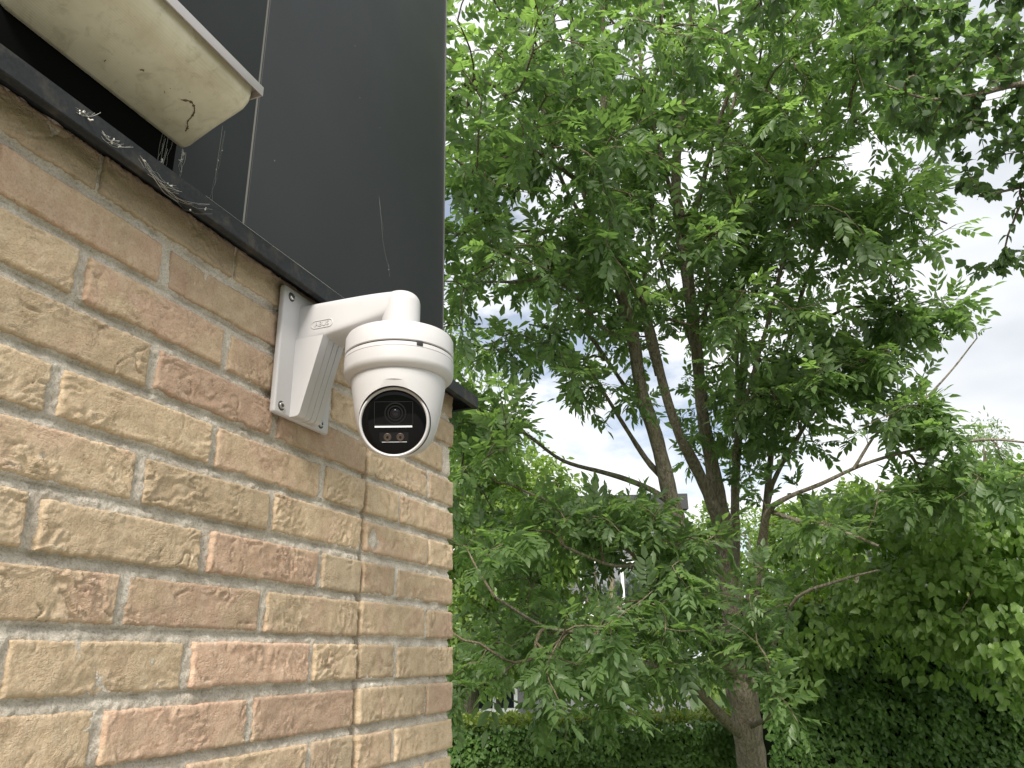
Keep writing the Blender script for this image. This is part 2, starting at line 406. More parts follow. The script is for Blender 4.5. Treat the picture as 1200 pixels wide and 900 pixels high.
# ------------------------------------------------------------------ ground
gm, gt, gb = mat('lawn_soil', (0.06, 0.085, 0.03), 0.95, 0.1)
gp = N(gt, 'ShaderNodeNewGeometry').outputs['Position']
gt.links.new(ramp(gt, noise(gt, 3.0, 8, 0.7, gp).outputs['Fac'], [(0.3, (0.035, 0.06, 0.02)), (0.55, (0.06, 0.10, 0.03)), (0.75, (0.12, 0.10, 0.06))]).outputs['Color'], gb.inputs['Base Color'])
g = obj('ground', [(-600, -600, 0), (600, -600, 0), (600, 600, 0), (-600, 600, 0)], [(0, 1, 2, 3)], gm)
tag(g, kind='structure')
pm, pt, pb = mat('pale_bounce_concrete', (0.36, 0.33, 0.29), 0.9, 0.2)
pp = N(pt, 'ShaderNodeNewGeometry').outputs['Position']
pt.links.new(ramp(pt, noise(pt, 5, 8, 0.7, pp).outputs['Fac'], [(0.3, (0.28, 0.255, 0.22)), (0.7, (0.42, 0.39, 0.34))]).outputs['Color'], pb.inputs['Base Color'])
pv = obj('bounce_paving', [(-0.03, -5, 0.004), (3.6, -5, 0.004), (3.6, 4.2, 0.004), (-0.03, 4.2, 0.004)], [(0, 1, 2, 3)], pm); tag(pv, kind='structure')  # unseen pale sheet, added to bounce warmer light up onto the lamp's underside

# ------------------------------------------------------------------ the brick building
ZO, CC = 1.93917, 0.0625            # bottom of course 0, course height
J0, UC = 1.0495, 1.384              # movement joint and outer corner along the wall
bld = empty('brick_building', (0, 0.7, 0), 'tan brick building corner clad above with dark anthracite panels', 'building')

# mortar bed: displaced sheet with a groove at the movement joint, body behind it
def mortar_sheet(y0, y1, z0, z1, step, base):
    ny, nz = int((y1-y0)/step)+1, int((z1-z0)/step)+1
    Y, Z = np.meshgrid(np.linspace(y0, y1, ny), np.linspace(z0, z1, nz))
    X = base + 0.0024*fbm(Y*38, Z*38, 3.3, 4) + 0.0016*perlin(Y*140, Z*140, 1.0)
    below = np.mod(Z-ZO, CC)/CC          # 0 at a brick's bottom edge, 1 just under the next one up
    X = X - 0.0048*np.clip((below-0.86)/0.14, 0, 1)*(1+0.8*perlin(Y*30, Z*30, 8.0)) - 0.0012*np.clip(perlin(Y*70, Z*70, 5.0)-0.3, 0, 1)/0.4
    gr = np.exp(-((Y-J0-0.005-0.003*perlin(Z*22, 0.5, 2.0))/0.0048)**2)
    X = X - 0.028*gr
    V = np.stack([X, Y, Z], -1).reshape(-1, 3)
    i = np.arange(nz-1)[:, None]*ny + np.arange(ny-1)[None, :]; i = i.ravel()
    T = np.concatenate([np.stack([i, i+1, i+ny+1], -1), np.stack([i, i+ny+1, i+ny], -1)])
    return V, T
V1, T1 = mortar_sheet(0.25, UC-0.012, 1.38, 2.174, 0.0026, -0.0042)
# building body (closed box) behind the sheet, to the ground and round the corner
bx0, bx1, by0, by1, bz0, bz1 = -4.0, -0.035, -3.0, UC-0.013, 0.0, 2.172
Vb = np.array([(x, y, z) for x in (bx0, bx1) for y in (by0, by1) for z in (bz0, bz1)])
Tb = np.array([(0, 1, 3), (0, 3, 2), (4, 6, 7), (4, 7, 5), (0, 4, 5), (0, 5, 1), (2, 3, 7), (2, 7, 6), (1, 5, 7), (1, 7, 3), (0, 2, 6), (0, 6, 4)])
# plain mortar round the detailed patch
def quad(a, b, c, d): return np.array([a, b, c, d])
strips = [((-0.0085, by0, 0), (-0.0085, by1, 0), (-0.0085, by1, 1.38), (-0.0085, by0, 1.38)),
          ((-0.0085, by0, 1.38), (-0.0085, 0.25, 1.38), (-0.0085, 0.25, 2.174), (-0.0085, by0, 2.174)),
          ((-0.0085, by1+0.001, 0), (-0.2, by1+0.001, 0), (-0.2, by1+0.001, 2.174), (-0.0085, by1+0.001, 2.174))]
VV, TT, off = [V1, Vb], [T1, Tb+len(V1)], len(V1)+8
for q in strips:
    VV.append(np.array(q)); TT.append(np.array([(0, 1, 2), (0, 2, 3)])+off); off += 4
wall = obj_arr('brick_wall', np.concatenate(VV), np.concatenate(TT), M_MORTAR, bld, smooth=True)

def brick_geo(u0, u1, z0, z1, seed, step, proud, wrinkle, cut=None):
    """hand-moulded brick face: grid with wrinkles, soft uneven edges, and sides that run back into the mortar"""
    rs = np.random.default_rng(seed)
    L_, H_ = u1-u0, z1-z0
    n, m = max(6, int(L_/step)), max(5, int(H_/step))
    def graded(k):
        s = np.linspace(-1, 1, k+1); return (np.sign(s)*np.abs(s)**0.85 + 1)/2
    a, b = np.meshgrid(graded(n), graded(m))
    s = rs.uniform(0, 100)
    A, B = a*L_, b*H_
    # wavy outline: shifts fade towards the middle
    eU = 0.0014*perlin(B*60+s, s, 1.0)+0.0018*perlin(B*170, s, 4.0)+0.0010*perlin(B*400, s, 6.0); eZ = 0.0011*perlin(A*38, s, 9.0)+0.0013*perlin(A*150, s, 2.0)+0.0011*perlin(A*380, s, 5.5)
    chip = -0.004*np.clip(perlin(A*30, s+3, 7.0)-0.42, 0, 1)/0.4
    Y = u0 + A + eU*(np.abs(2*a-1)**2) 
    Z = z0 + B + np.where(b < 0.5, eZ - chip, eZ*0.8 + chip*0.6)*(np.abs(2*b-1)**2)
    d = np.minimum(np.minimum(A, L_-A), np.minimum(B, H_-B))
    edge = 1-np.clip(d/0.0028, 0, 1); edge = edge**2
    th = rs.uniform(-0.9, 0.5); ca_, sa_ = math.cos(th), math.sin(th)
    wu, wv = A + 0.006*perlin(A*55+s, B*55, 1.0), B + 0.006*perlin(A*55, B*55+s, 5.0)
    pu, pv = wu*ca_+wv*sa_, -wu*sa_+wv*ca_
    msk = np.clip(0.25+1.7*perlin(A*17+s, B*20, s+50)+0.55*np.exp(-A/0.03)+0.25*np.exp(-(L_-A)/0.02), 0, 1)
    h = 0.0013*fbm(A*26+s, B*36, s, 3) + 0.00035*perlin(A*260+s, B*260, s)
    # folds of soft clay: terraces with one sharp side
    w1 = perlin(pu*38+s, pv*95, s*0.7)*1.5+pv*26; w2 = perlin(pu*70+s, pv*150, s+20)*1.3+pu*20+pv*50
    f1 = w1-np.floor(w1); f2 = w2-np.floor(w2)
    saw = lambda f: np.where(f < 0.90, f/0.90, (1-f)/0.10)
    h = h + wrinkle*msk*(0.0031*(saw(f1)-0.6) + 0.0018*(saw(f2)-0.6)*np.clip(0.4+1.5*perlin(A*40, B*40+s, 3.0), 0, 1))
    # a few deep drying cracks
    w3 = perlin(pu*24+s*2, pv*40, s+33)
    h = h - wrinkle*0.004*np.exp(-(w3/0.030)**2)*np.clip(1.8*perlin(A*28+s, B*28, s+70)-0.05, 0, 1)
    if cut is not None:
        h = h + cut(A, B)
    h = h + rs.uniform(-0.0012, 0.0012)*(2*a-1) + rs.uniform(-0.0008, 0.0008)*(2*b-1)
    X = proud + h - 0.0019*edge
    V = np.stack([X, Y, Z], -1)
    n1_, m1 = n+1, m+1
    idx = np.arange(n1_*m1).reshape(m1, n1_)
    F = np.stack([idx[:-1, :-1], idx[:-1, 1:], idx[1:, 1:], idx[1:, :-1]], -1).reshape(-1, 4)
    ring = np.concatenate([idx[0, :], idx[1:, -1], idx[-1, -2::-1], idx[-2:0:-1, 0]])
    V = V.reshape(-1, 3)
    back = V[ring].copy(); back[:, 0] = -0.020
    o = len(V); k = len(ring); r2 = np.arange(k)+o
    Fs = np.stack([ring, r2, np.roll(r2, -1), np.roll(ring, -1)], -1)
    return np.concatenate([V, back]), np.concatenate([F, Fs])

BH = 0.0485
brick_spec = []
odd_j = [0.944, 0.7135, 0.4965, 0.281]; even_j = [0.829, 0.6095, 0.394, 0.18]
for k in range(-3, 9):
    js = (odd_j if k % 2 else even_j)
    jit = random.uniform(-0.006, 0.006)
    ends = [J0-0.001+random.uniform(-0.002, 0.002)] + [j+jit+random.uniform(-0.003, 0.003) for j in js]
    for i in range(len(ends)-1):
        gap = random.uniform(0.0115, 0.0155) if i else 0.0
        if k == -3: gap *= 0.35
        brick_spec.append((k, ends[i+1]+0.001, ends[i]-gap))
    # right of the movement joint
    s0 = J0+0.0100+random.uniform(-0.002, 0.002); e1 = UC+random.uniform(-0.003, 0.003)
    split = s0+0.1015 if k % 2 else s0+0.2115
    if k == -1: e1 = UC-0.05
    brick_spec.append((k, s0, split)); brick_spec.append((k, split+0.0115, e1))
pink = {(-2, 0): 0.5, (0, 1): 0.86, (0, 2): 0.45, (1, 0): 0.3, (3, 1): 0.78, (4, 1): 0.66, (5, 1): 0.86, (6, 1): 0.74, (6, 0): 0.8}
rowcount = {}
for (k, a, b) in brick_spec:
    i = rowcount.get(k, 0); rowcount[k] = i+1
    z0 = ZO - k*CC + 0.001 + random.uniform(-0.0012, 0.0012); z1 = z0 + BH + random.uniform(-0.0018, 0.0012)
    if k == -3: z1 = min(z1, 2.1735)
    mid = (a+b)/2; dist = math.hypot(mid, 0.65)
    step = 0.0018 if dist < 1.0 else (0.0022 if dist < 1.25 else 0.003)
    cut = None
    if k == 2 and a > J0 and b-a > 0.15:           # the brick with a broken left end right of the joint
        cut = lambda A, B: -0.007*np.clip(1-np.hypot((A-0.028)/0.022, (B-0.022)/0.02), 0, 1)**0.5
    V, F = brick_geo(a, b, z0, z1, hash((k, round(a, 3))) % 100000, step, random.uniform(-0.0014, 0.0018), random.uniform(0.55, 1.15) if k > -2 else 0.6, cut)
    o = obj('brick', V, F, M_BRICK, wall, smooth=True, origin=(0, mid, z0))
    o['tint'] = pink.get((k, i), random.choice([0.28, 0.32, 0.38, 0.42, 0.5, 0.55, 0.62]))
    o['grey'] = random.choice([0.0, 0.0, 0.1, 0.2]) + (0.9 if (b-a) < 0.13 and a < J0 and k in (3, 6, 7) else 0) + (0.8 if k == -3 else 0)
# the courses below and beyond the picture, and the return face: one joined part
VV, FF, off = [], [], 0
def lo_brick(y0, y1, z0, z1, x0=-0.02, x1=0.0):
    global off
    v = [(x1, y0, z0), (x1, y1, z0), (x1, y1, z1), (x1, y0, z1), (x0, y0, z0), (x0, y1, z0), (x0, y1, z1), (x0, y0, z1)]
    VV.extend(v)
    for f in ((0, 1, 2, 3), (0, 4, 5, 1), (1, 5, 6, 2), (2, 6, 7, 3), (3, 7, 4, 0)): FF.append(tuple(i+off for i in f))
    off += 8
for k in range(-3, 31):
    z0 = ZO-k*CC+0.001
    lowrow = k >= 9
    y = J0 if lowrow else (odd_j if k % 2 else even_j)[-1]-0.011
    first = 0.1 if (lowrow and k % 2) else 0.206
    while y > -2.6:
        lo_brick(y-first, y, z0, z0+BH, x1=random.uniform(-0.001, 0.002)); y -= first+0.0115; first = 0.206
    if lowrow:
        s0 = J0+0.0085; sp = s0+0.1015 if k % 2 else s0+0.2115
        lo_brick(s0, sp, z0, z0+BH); lo_brick(sp+0.0115, UC, z0, z0+BH)
o = obj('brick', VV, FF, M_BRICK, wall); o['kind'] = 'stuff'; o['tint'] = 0.5; o['grey'] = 0.1

# cladding panels, set back behind the flashing
PX = -0.030
for (y0, y1) in ((-1.20, 0.7435), (0.7495, 1.3875)):
    bm = bmesh.new(); box_bm(bm, (PX-0.012, y0, 2.186), (PX, y1, 3.75), 0.0012, 2)
    obj_bm('cladding_panel', bm, M_PANEL, bld, 40, origin=(PX, (y0+y1)/2, 2.186))
bm = bmesh.new(); box_bm(bm, (PX-0.012, 0.7437, 2.187), (PX-0.0025, 0.7493, 3.75)); obj_bm('joint_reflection_strip', bm, M_JOINT, bld)  # pale colour paints the reflection off the panel edge into the gap
bm = bmesh.new(); box_bm(bm, (PX-0.05, 1.3877, 2.186), (PX+0.0012, 1.3895, 3.75)); obj_bm('edge_trim', bm, M_TRIM, bld)
bm = bmesh.new(); box_bm(bm, (-3.9, -2.9, 2.19), (PX-0.013, 1.386, 3.74)); obj_bm('upper_wall', bm, M_PANEL, bld)
# sill flashing: folded sheet with front lip, hem and end cap
fb = bmesh.new()
y0, y1 = -1.3, 1.418
prof = [(PX-0.004, 2.1815), (0.038, 2.1785), (0.040, 2.1775), (0.0405, 2.1535), (0.0395, 2.1525), (0.030, 2.1525), (0.030, 2.1545), (0.038, 2.1545), (0.038, 2.1755), (PX-0.004, 2.1775)]
ra = [fb.verts.new((x, y0, z)) for x, z in prof]; rb = [fb.verts.new((x, y1, z)) for x, z in prof]
for i in range(len(prof)):
    j = (i+1) % len(prof); fb.faces.new((ra[i], ra[j], rb[j], rb[i]))
fb.faces.new(ra); fb.faces.new(rb[::-1])
box_bm(fb, (-0.5, y1-0.0015, 2.153), (0.0402, y1+0.0005, 2.1787))
box_bm(fb, (-0.5, y1-0.010, 2.1528), (0.040, y1-0.001, 2.1548))
box_bm(fb, (-0.5, 1.372, 2.1776), (PX-0.002, y1-0.001, 2.1812))
obj_bm('sill_flashing', fb, M_FLASH, bld)

# ------------------------------------------------------------------ bulkhead lamp
lamp = empty('wall_lamp', (PX, 0.50, 2.30), 'cream plastic bulkhead lamp with stained diffuser fixed to the dark panel', 'lamp')
bm = bmesh.new(); box_bm(bm, (PX+0.0005, 0.360, 2.19), (PX+0.0165, 0.598, 2.326), 0.003); obj_bm('back_plate', bm, M_BACK, lamp, 40)
# diffuser: tray profile swept along y, with rounded ends
prof = [(-0.0130, 2.3225), (-0.0145, 2.270), (-0.0138, 2.2635), (-0.0115, 2.2612), (-0.006, 2.2615), (0.035, 2.2775), (0.068, 2.2892), (0.079, 2.2942), (0.0865, 2.3025), (0.0890, 2.312), (0.0895, 2.3225)]
def diffuser():
    ya, yb, rr = 0.358, 0.6080, 0.010
    seq = [(ya+rr-rr*math.cos(math.pi/2*k/6), math.sin(math.pi/2*k/6)) for k in range(0, 7)]
    seq += [(y, 1.0) for y in np.linspace(ya+rr, yb-rr, 9)[1:-1]]
    seq += [(yb-rr+rr*math.sin(math.pi/2*k/6), math.cos(math.pi/2*k/6)) for k in range(0, 7)]
    V = []
    P2 = np.array(prof); cx, cz = 0.037, 2.3225
    inset = 0.010
    for (y, s) in seq:
        for (x, z) in P2:
            # pull the section in towards its top centre as the end rounds off
            dx = x-cx; dz = z-cz
            f = 1-(1-s)*inset/max(0.02, math.hypot(dx, dz))
            V.append((cx+dx*f, y, cz+dz*f))
    n = len(prof); F = []
    for i in range(len(seq)-1):
        for k in range(n-1): F.append((i*n+k, i*n+k+1, (i+1)*n+k+1, (i+1)*n+k))
    F.append(tuple(range(n))); F.append(tuple((len(seq)-1)*n+k for k in range(n-1, -1, -1)))
    return V, F
V, F = diffuser(); obj_bm('diffuser', bm_from(V, F), M_DIFF, lamp, 50)
bm = bmesh.new()
box_bm(bm, (-0.0128, 0.352, 2.3232), (0.0965, 0.6130, 2.3270), 0.001)
box_bm(bm, (0.0962, 0.352, 2.3135), (0.0985, 0.6130, 2.3271), 0.0006)
box_bm(bm, (-0.0128, 0.6108, 2.3135), (0.0960, 0.6129, 2.3230), 0.0005)
obj_bm('rim_cover', bm, M_ALU, lamp, 40)

def under(x):      # height of the diffuser's underside
    xs = [p_[0] for p_ in prof[3:9]]; zs = [p_[1] for p_ in prof[3:9]]
    return float(np.interp(x, xs, zs))
tr_pts = []
for (y, x) in ((0.548, 0.036), (0.556, 0.042), (0.563, 0.041), (0.570, 0.036), (0.574, 0.028), (0.576, 0.021), (0.582, 0.016), (0.585, 0.010)): tr_pts.append((x, y, under(x)-0.0002, 0))
tp = smooth_path(np.array(tr_pts), 0.0012)[:, :3]
rd = np.random.default_rng(5)
V, T = tube_arrays([tp], [0.0011*(1+0.5*rd.normal(size=len(tp))).clip(0.25, 1.9)], 5)
for _ in range(12):
    y_, x_ = rd.uniform(0.46, 0.60), rd.uniform(-0.004, 0.055)
    c_ = np.array([x_, y_, under(x_)-0.0001]); v_, t_ = tube_arrays([c_+np.cumsum(rd.normal(0, 0.0012, (4, 3))*[1, 1, 0.1], 0)], [np.full(4, rd.uniform(0.0003, 0.0008))], 4)
    T = np.concatenate([T, t_+len(V)]); V = np.concatenate([V, v_])
o = obj_arr('dried_dirt', V, T, M_DIRT, lamp); o['kind'] = 'stuff'

# ------------------------------------------------------------------ turret camera on its bracket
cy = 0.8575
secu = empty('security_camera', (0, cy, 2.063), 'white turret security camera on a bracket screwed to the brick wall', 'security camera')
# bracket: back plate and stepped gusset
bm = bmesh.new()
box_bm(bm, (0.003, 0.794, 1.9685), (0.0125, 0.9205, 2.158), 0.0028, 3)
br = obj_bm('wall_bracket', bm, M_WHITE, secu, 35)
def gusset(ya, yb, inset, bev):
    bm = bmesh.new()
    pr = [(0.010, 2.085), (0.0585-inset, 2.085), (0.0285-inset, 1.9740+inset*0.5), (0.0255-inset, 1.9705+inset*0.5), (0.021-inset, 1.9695+inset*0.5), (0.010, 1.9695+inset*0.5)]
    a = [bm.verts.new((x, ya, z)) for x, z in pr]; b = [bm.verts.new((x, yb, z)) for x, z in pr]
    n = len(pr)
    for i in range(n): bm.faces.new((a[i], a[(i+1) % n], b[(i+1) % n], b[i]))
    bm.faces.new(a[::-1]); bm.faces.new(b)
    es = [e for e in bm.edges if len(e.link_faces) == 2 and e.calc_face_angle(0) > 0.5]
    bmesh.ops.bevel(bm, geom=es, offset=bev, segments=2, profile=0.5, affect='EDGES')
    return bm
obj_bm('gusset', gusset(0.8270, 0.8425, 0.0, 0.0018), M_WHITE, br, 40)
for (a, b) in ((0.8445, 0.8560), (0.8575, 0.8675), (0.8690, 0.8805)):
    obj_bm('gusset_step', gusset(a, b, 0.0012, 0.0016), M_WHITE, br, 40)
obj_bm('gusset_core', gusset(0.8290, 0.8790, 0.0042, 0.0005), M_WHITE, br, 40)
# screws
def screw(y, z):
    c = (0.0126, y, z)
    V, F = lathe([(0.0048, 0.0), (0.0048, 0.0008), (0.0044, 0.0022), (0.0034, 0.0028), (0.0026, 0.0028), (0.0022, 0.0006)], c, (1, 0, 0), 20)
    s = obj_bm('screw', bm_from(V, F), M_STEEL, br, 40, origin=c)
    for k in range(6):
        pass
    return s
for (y, z) in ((0.8100, 2.1440), (0.8077, 1.9800), (0.9045, 2.1440), (0.9000, 1.9795)): 
    s = screw(y, z)
    V, F = lathe([(0.0068, 0.0), (0.0068, 0.0004), (0.0060, 0.0007), (0.0050, 0.0003)], (0.0122, y, z), (1, 0, 0), 24); obj_bm('screw_washer', bm_from(V, F), M_STEELDARK, br, 40)
    V, F = lathe([(0.0024, 0.0), (0.0021, 0.0004)], (0.0138, y, z), (1, 0, 0), 6); obj_bm('screw_socket', bm_from(V, F), M_STEELDARK, br, 40)
# small embossed knock-out marks low on the plate
for dz, fl in ((0.0, 1), (0.009, 1)):
    pts = [(0.0125, 0.9030+0.0035*math.cos(a), 2.0130+dz+0.0030*math.sin(a)) for a in np.linspace(R(40), R(320), 12)]
    V, T = tube_arrays([np.array(pts)], [np.full(12, 0.0009)], 6); obj_arr('embossed_mark', V, T, M_WHITE, br)
# arm: rounded section swept out from the plate and bent down into the cap
def arm():
    """square-shouldered box tapering from the plate to the down-tube"""
    V, F, n, rows = [], [], 48, 0
    def sup(a, p):
        c, q_ = math.cos(a), math.sin(a); return math.copysign(abs(c)**p, c), math.copysign(abs(q_)**p, q_)
    for x in np.linspace(0.010, 0.1640, 24):
        t = (x-0.010)/0.154
        top, bot = 2.1405-0.001*t, 2.0772+0.0205*min(1.0, t/0.93)
        hh, zc, hw = (top-bot)/2, (top+bot)/2, 0.0272-0.0010*t
        for k in range(n):
            c, q_ = sup(2*math.pi*(k+0.5)/n, 0.22+0.16*t+0.34*t**6)
            V.append((x, cy+hw*c, zc+hh*q_))
        rows += 1
    for i in range(rows-1):
        for k in range(n): F.append((i*n+k, i*n+(k+1) % n, (i+1)*n+(k+1) % n, (i+1)*n+k))
    F.append(tuple(range(n-1, -1, -1))); F.append(tuple((rows-1)*n+k for k in range(n)))
    return V, F
V, F = arm(); armo = obj_bm('bracket_arm', bm_from(V, F), M_WHITE, secu, 45)
fr = 0.0165
V, F = lathe([(0.0268, 2.080), (0.0268, 2.1397-fr)] + [(0.0268-fr+fr*math.cos(a), 2.1397-fr+fr*math.sin(a)) for a in np.linspace(0.15, math.pi/2, 9)], (0.1640, cy, 0), n=64)
obj_bm('down_tube', bm_from(V, F), M_WHITE, armo, 45)
# embossed logo pill on the arm's side
yl = cy-0.02695
pts = []
for k in range(33):
    a = 2*math.pi*k/32; c, s = math.cos(a), math.sin(a)
    pts.append((0.0525+math.copysign(min(0.0115, 99), c)*1.0+0.0058*c, yl, 2.1035+0.0058*s))
V, T = tube_arrays([np.array(pts)], [np.full(len(pts), 0.0009)], 6); obj_arr('logo', V, T, M_WHITE, armo)
fc = bpy.data.curves.new('logo_lettering', 'FONT'); fc.body = 'ABUS'; fc.size = 0.0098; fc.align_x = 'CENTER'; fc.align_y = 'CENTER'; fc.extrude = 0.0006; fc.offset = 0.0001
fo = bpy.data.objects.new('logo_lettering', fc); C.objects.link(fo)
fo.matrix_world = Matrix.Translation((0.0525, yl-0.0002, 2.1035)) @ Matrix.Rotation(math.pi/2, 4, 'X')
bpy.context.view_layer.update()
dg = bpy.context.evaluated_depsgraph_get(); lm = bpy.data.meshes.new_from_object(fo.evaluated_get(dg)); lm.transform(fo.matrix_world)
vv = [tuple(v.co) for v in lm.vertices]; ff = [list(p.vertices) for p in lm.polygons]
bpy.data.objects.remove(fo)
obj('logo_lettering', vv, ff, M_GREYMARK, armo)
# mounting cap, seam, housing
ax_, zc_ = 0.1640, 0.0
V, F = lathe([(0.0285, 2.088), (0.0295, 2.0825), (0.034, 2.0795), (0.066, 2.0700), (0.0715, 2.0675), (0.0735, 2.0635), (0.0738, 2.0410), (0.0728, 2.0400)], (ax_, cy, 0), n=96)
obj_bm('mounting_cap', bm_from(V, F), M_WHITE, secu, 32)
V, F = lathe([(0.0715, 2.0400), (0.0715, 2.0382)], (ax_, cy, 0), n=96); obj_bm('seam', bm_from(V, F), M_BLACKPL, secu, 40)
V, F = lathe([(0.0727, 2.0382), (0.0737, 2.0374), (0.0740, 2.0325), (0.0734, 2.0321), (0.0734, 2.0316), (0.0742, 2.0312), (0.0738, 2.0170), (0.0728, 2.0125), (0.0690, 2.0085), (0.0645, 2.0065), (0.0600, 2.0060)], (ax_, cy, 0), n=96)
ring = obj_bm('base_ring', bm_from(V, F), M_WHITE, secu, 32)
# notch for the screwdriver
cd = np.array([CAM[0]-ax_, CAM[1]-cy]); cd /= np.linalg.norm(cd); an = math.atan2(cd[1], cd[0])+R(20)
nx, ny_ = math.cos(an), math.sin(an)
bm = bmesh.new(); box_bm(bm, (-0.003, -0.0042, -0.003), (0.0012, 0.0042, 0.003), 0.0004)
bm.transform(Matrix.Translation((ax_+0.0735*nx, cy+0.0735*ny_, 2.0362)) @ Matrix.Rotation(an, 4, 'Z'))
obj_bm('screw_notch', bm, M_BLACKPL, ring, 40)
# eyeball direction
BC = Vector((ax_-0.001, cy, 1.9525)); look = (Vector((CAM[0]-0.12, CAM[1], CAM[2]-0.02))-BC).normalized()
# housing: bell cut open at the front around the eyeball
hp = [(0.058, 2.0065), (0.0632, 2.0062), (0.0634, 2.0030), (0.0620, 1.992), (0.0592, 1.975), (0.0560, 1.957), (0.0520, 1.940), (0.0460, 1.925), (0.0370, 1.9145), (0.024, 1.9085), (0.010, 1.907)]
hq = []
for i in range(len(hp)-1):
    for s in np.linspace(0, 1, 5)[:-1]: hq.append(tuple(np.array(hp[i])*(1-s)+np.array(hp[i+1])*s))
hq.append(hp[-1])
V, F = lathe(hq, (ax_, cy, 0), n=128)
house_o = obj_bm('housing', bm_from(V, F), M_WHITE, secu, None)
def cutter(rad, h0, h1):
    V, F = lathe([(rad, h0), (rad, h1)], tuple(BC), look, 128)
    return obj_bm('cutter', bm_from(V, F), M_WHITE)
def carve(o, cut):
    md = o.modifiers.new('cut', 'BOOLEAN'); md.operation = 'DIFFERENCE'; md.solver = 'EXACT'; md.object = cut
    bpy.context.view_layer.update()
    me = bpy.data.meshes.new_from_object(o.evaluated_get(bpy.context.evaluated_depsgraph_get()))
    o.modifiers.clear(); o.data = me; bpy.data.objects.remove(cut)
carve(house_o, cutter(0.0560, 0.0455, 0.2))
carve(house_o, cutter(0.0470, -0.004, 0.2))
house_o.data.shade_smooth(); house_o.data.set_sharp_from_angle(angle=R(34))
# eyeball with its front
def along(h): return BC + look*h
sp = [(0.0460*math.sin(a), -0.0460*math.cos(a)) for a in np.linspace(R(6), R(95), 28)]
sp += [(0.0459, 0.0200), (0.0456, 0.0330), (0.0448, 0.0355), (0.0434, 0.0362), (0.0424, 0.0358), (0.0418, 0.0348), (0.0414, 0.0335)]
V, F = lathe(sp, tuple(BC), look, 96); eye = obj_bm('eyeball', bm_from(V, F), M_WHITE, secu, 40)
gl = [(0.0416, 0.0337)] + [(0.0414*math.cos(a), 0.0337+0.0042*math.sin(a)) for a in np.linspace(R(6), R(88), 14)]
V, F = lathe(gl, tuple(BC), look, 96); obj_bm('front_window', bm_from(V, F), M_GLASS, eye, 60)
q = look.to_track_quat('Z', 'Y')
ux = q @ Vector((1, 0, 0)); uy = q @ Vector((0, 1, 0))
roll = -ROLL
def facep(a, b, h=0.0):
    hh = 0.0337+0.0042*math.sqrt(max(0, 1-(a*a+b*b)/0.0414**2)) + h
    return BC + ux*a + uy*b + look*hh
def face_strip(name, rects, m, h=0.0004, th=0.0005):
    bm = bmesh.new()
    for (a0, a1, b0, b1) in rects:
        na = max(1, int((a1-a0)/0.003)); nb = max(1, int((b1-b0)/0.003))
        g = [[bm.verts.new(facep(a0+(a1-a0)*i/na, b0+(b1-b0)*j/nb, h)) for i in range(na+1)] for j in range(nb+1)]
        fs = [bm.faces.new((g[j][i], g[j][i+1], g[j+1][i+1], g[j+1][i])) for j in range(nb) for i in range(na)]
        ex = bmesh.ops.extrude_face_region(bm, geom=fs)
        for v in [x for x in ex['geom'] if isinstance(x, bmesh.types.BMVert)]: v.co -= look*(th+h)
    return obj_bm(name, bm, m, eye)
lw = 0.0005
def outline(a0, a1, b0, b1): return [(a0, a1, b1-lw, b1), (a0, a1, b0, b0+lw), (a0, a0+lw, b0+lw, b1-lw), (a1-lw, a1, b0+lw, b1-lw)]
face_strip('window_outline', outline(-0.0250, 0.0245, -0.0030, 0.0265), M_LINE, 0.0002)
face_strip('light_strip', [(-0.0245, 0.0235, -0.0068, -0.0046)], M_STRIP, 0.0004)
face_strip('led_window', [(-0.0185, 0.0185, -0.0250, -0.0132)], M_LENSRING, 0.0002)
face_strip('led_window_edge', [(-0.0155, 0.0165, -0.0258, -0.0252)], M_STRIP, 0.0002)
c0 = facep(0.002, 0.0115, 0.0)
for (r0, r1, hh) in ((0.0140, 0.0122, 0.0004), (0.0100, 0.0082, 0.0005), (0.0064, 0.0052, 0.0006)):
    V, F = lathe([(r0, -0.001), (r0, hh), (r1, hh), (r1, -0.001)], tuple(c0), look, 40, cap=False); obj_bm('lens_ring', bm_from(V, F), M_LENSRING, eye, 40)
V, F = lathe([(0.0050, -0.001)] + [(0.0050*math.cos(a), 0.0002+0.0010*math.sin(a)) for a in np.linspace(0.1, 1.5, 6)], tuple(c0), look, 32); obj_bm('lens', bm_from(V, F), M_LENS, eye, 60)
for a in (-0.0082, 0.0082):
    c1 = facep(a, -0.0192, 0.0)
    V, F = lathe([(0.0050, -0.0005), (0.0050, 0.0006), (0.0042, 0.0010), (0.0038, 0.0006)], tuple(c1), look, 28); obj_bm('led', bm_from(V, F), M_LED, eye, 40)
    V, F = lathe([(0.0018, 0.0004), (0.0014, 0.0012)], tuple(c1), look, 20); obj_bm('led_chip', bm_from(V, F), M_LENSRING, eye, 40)

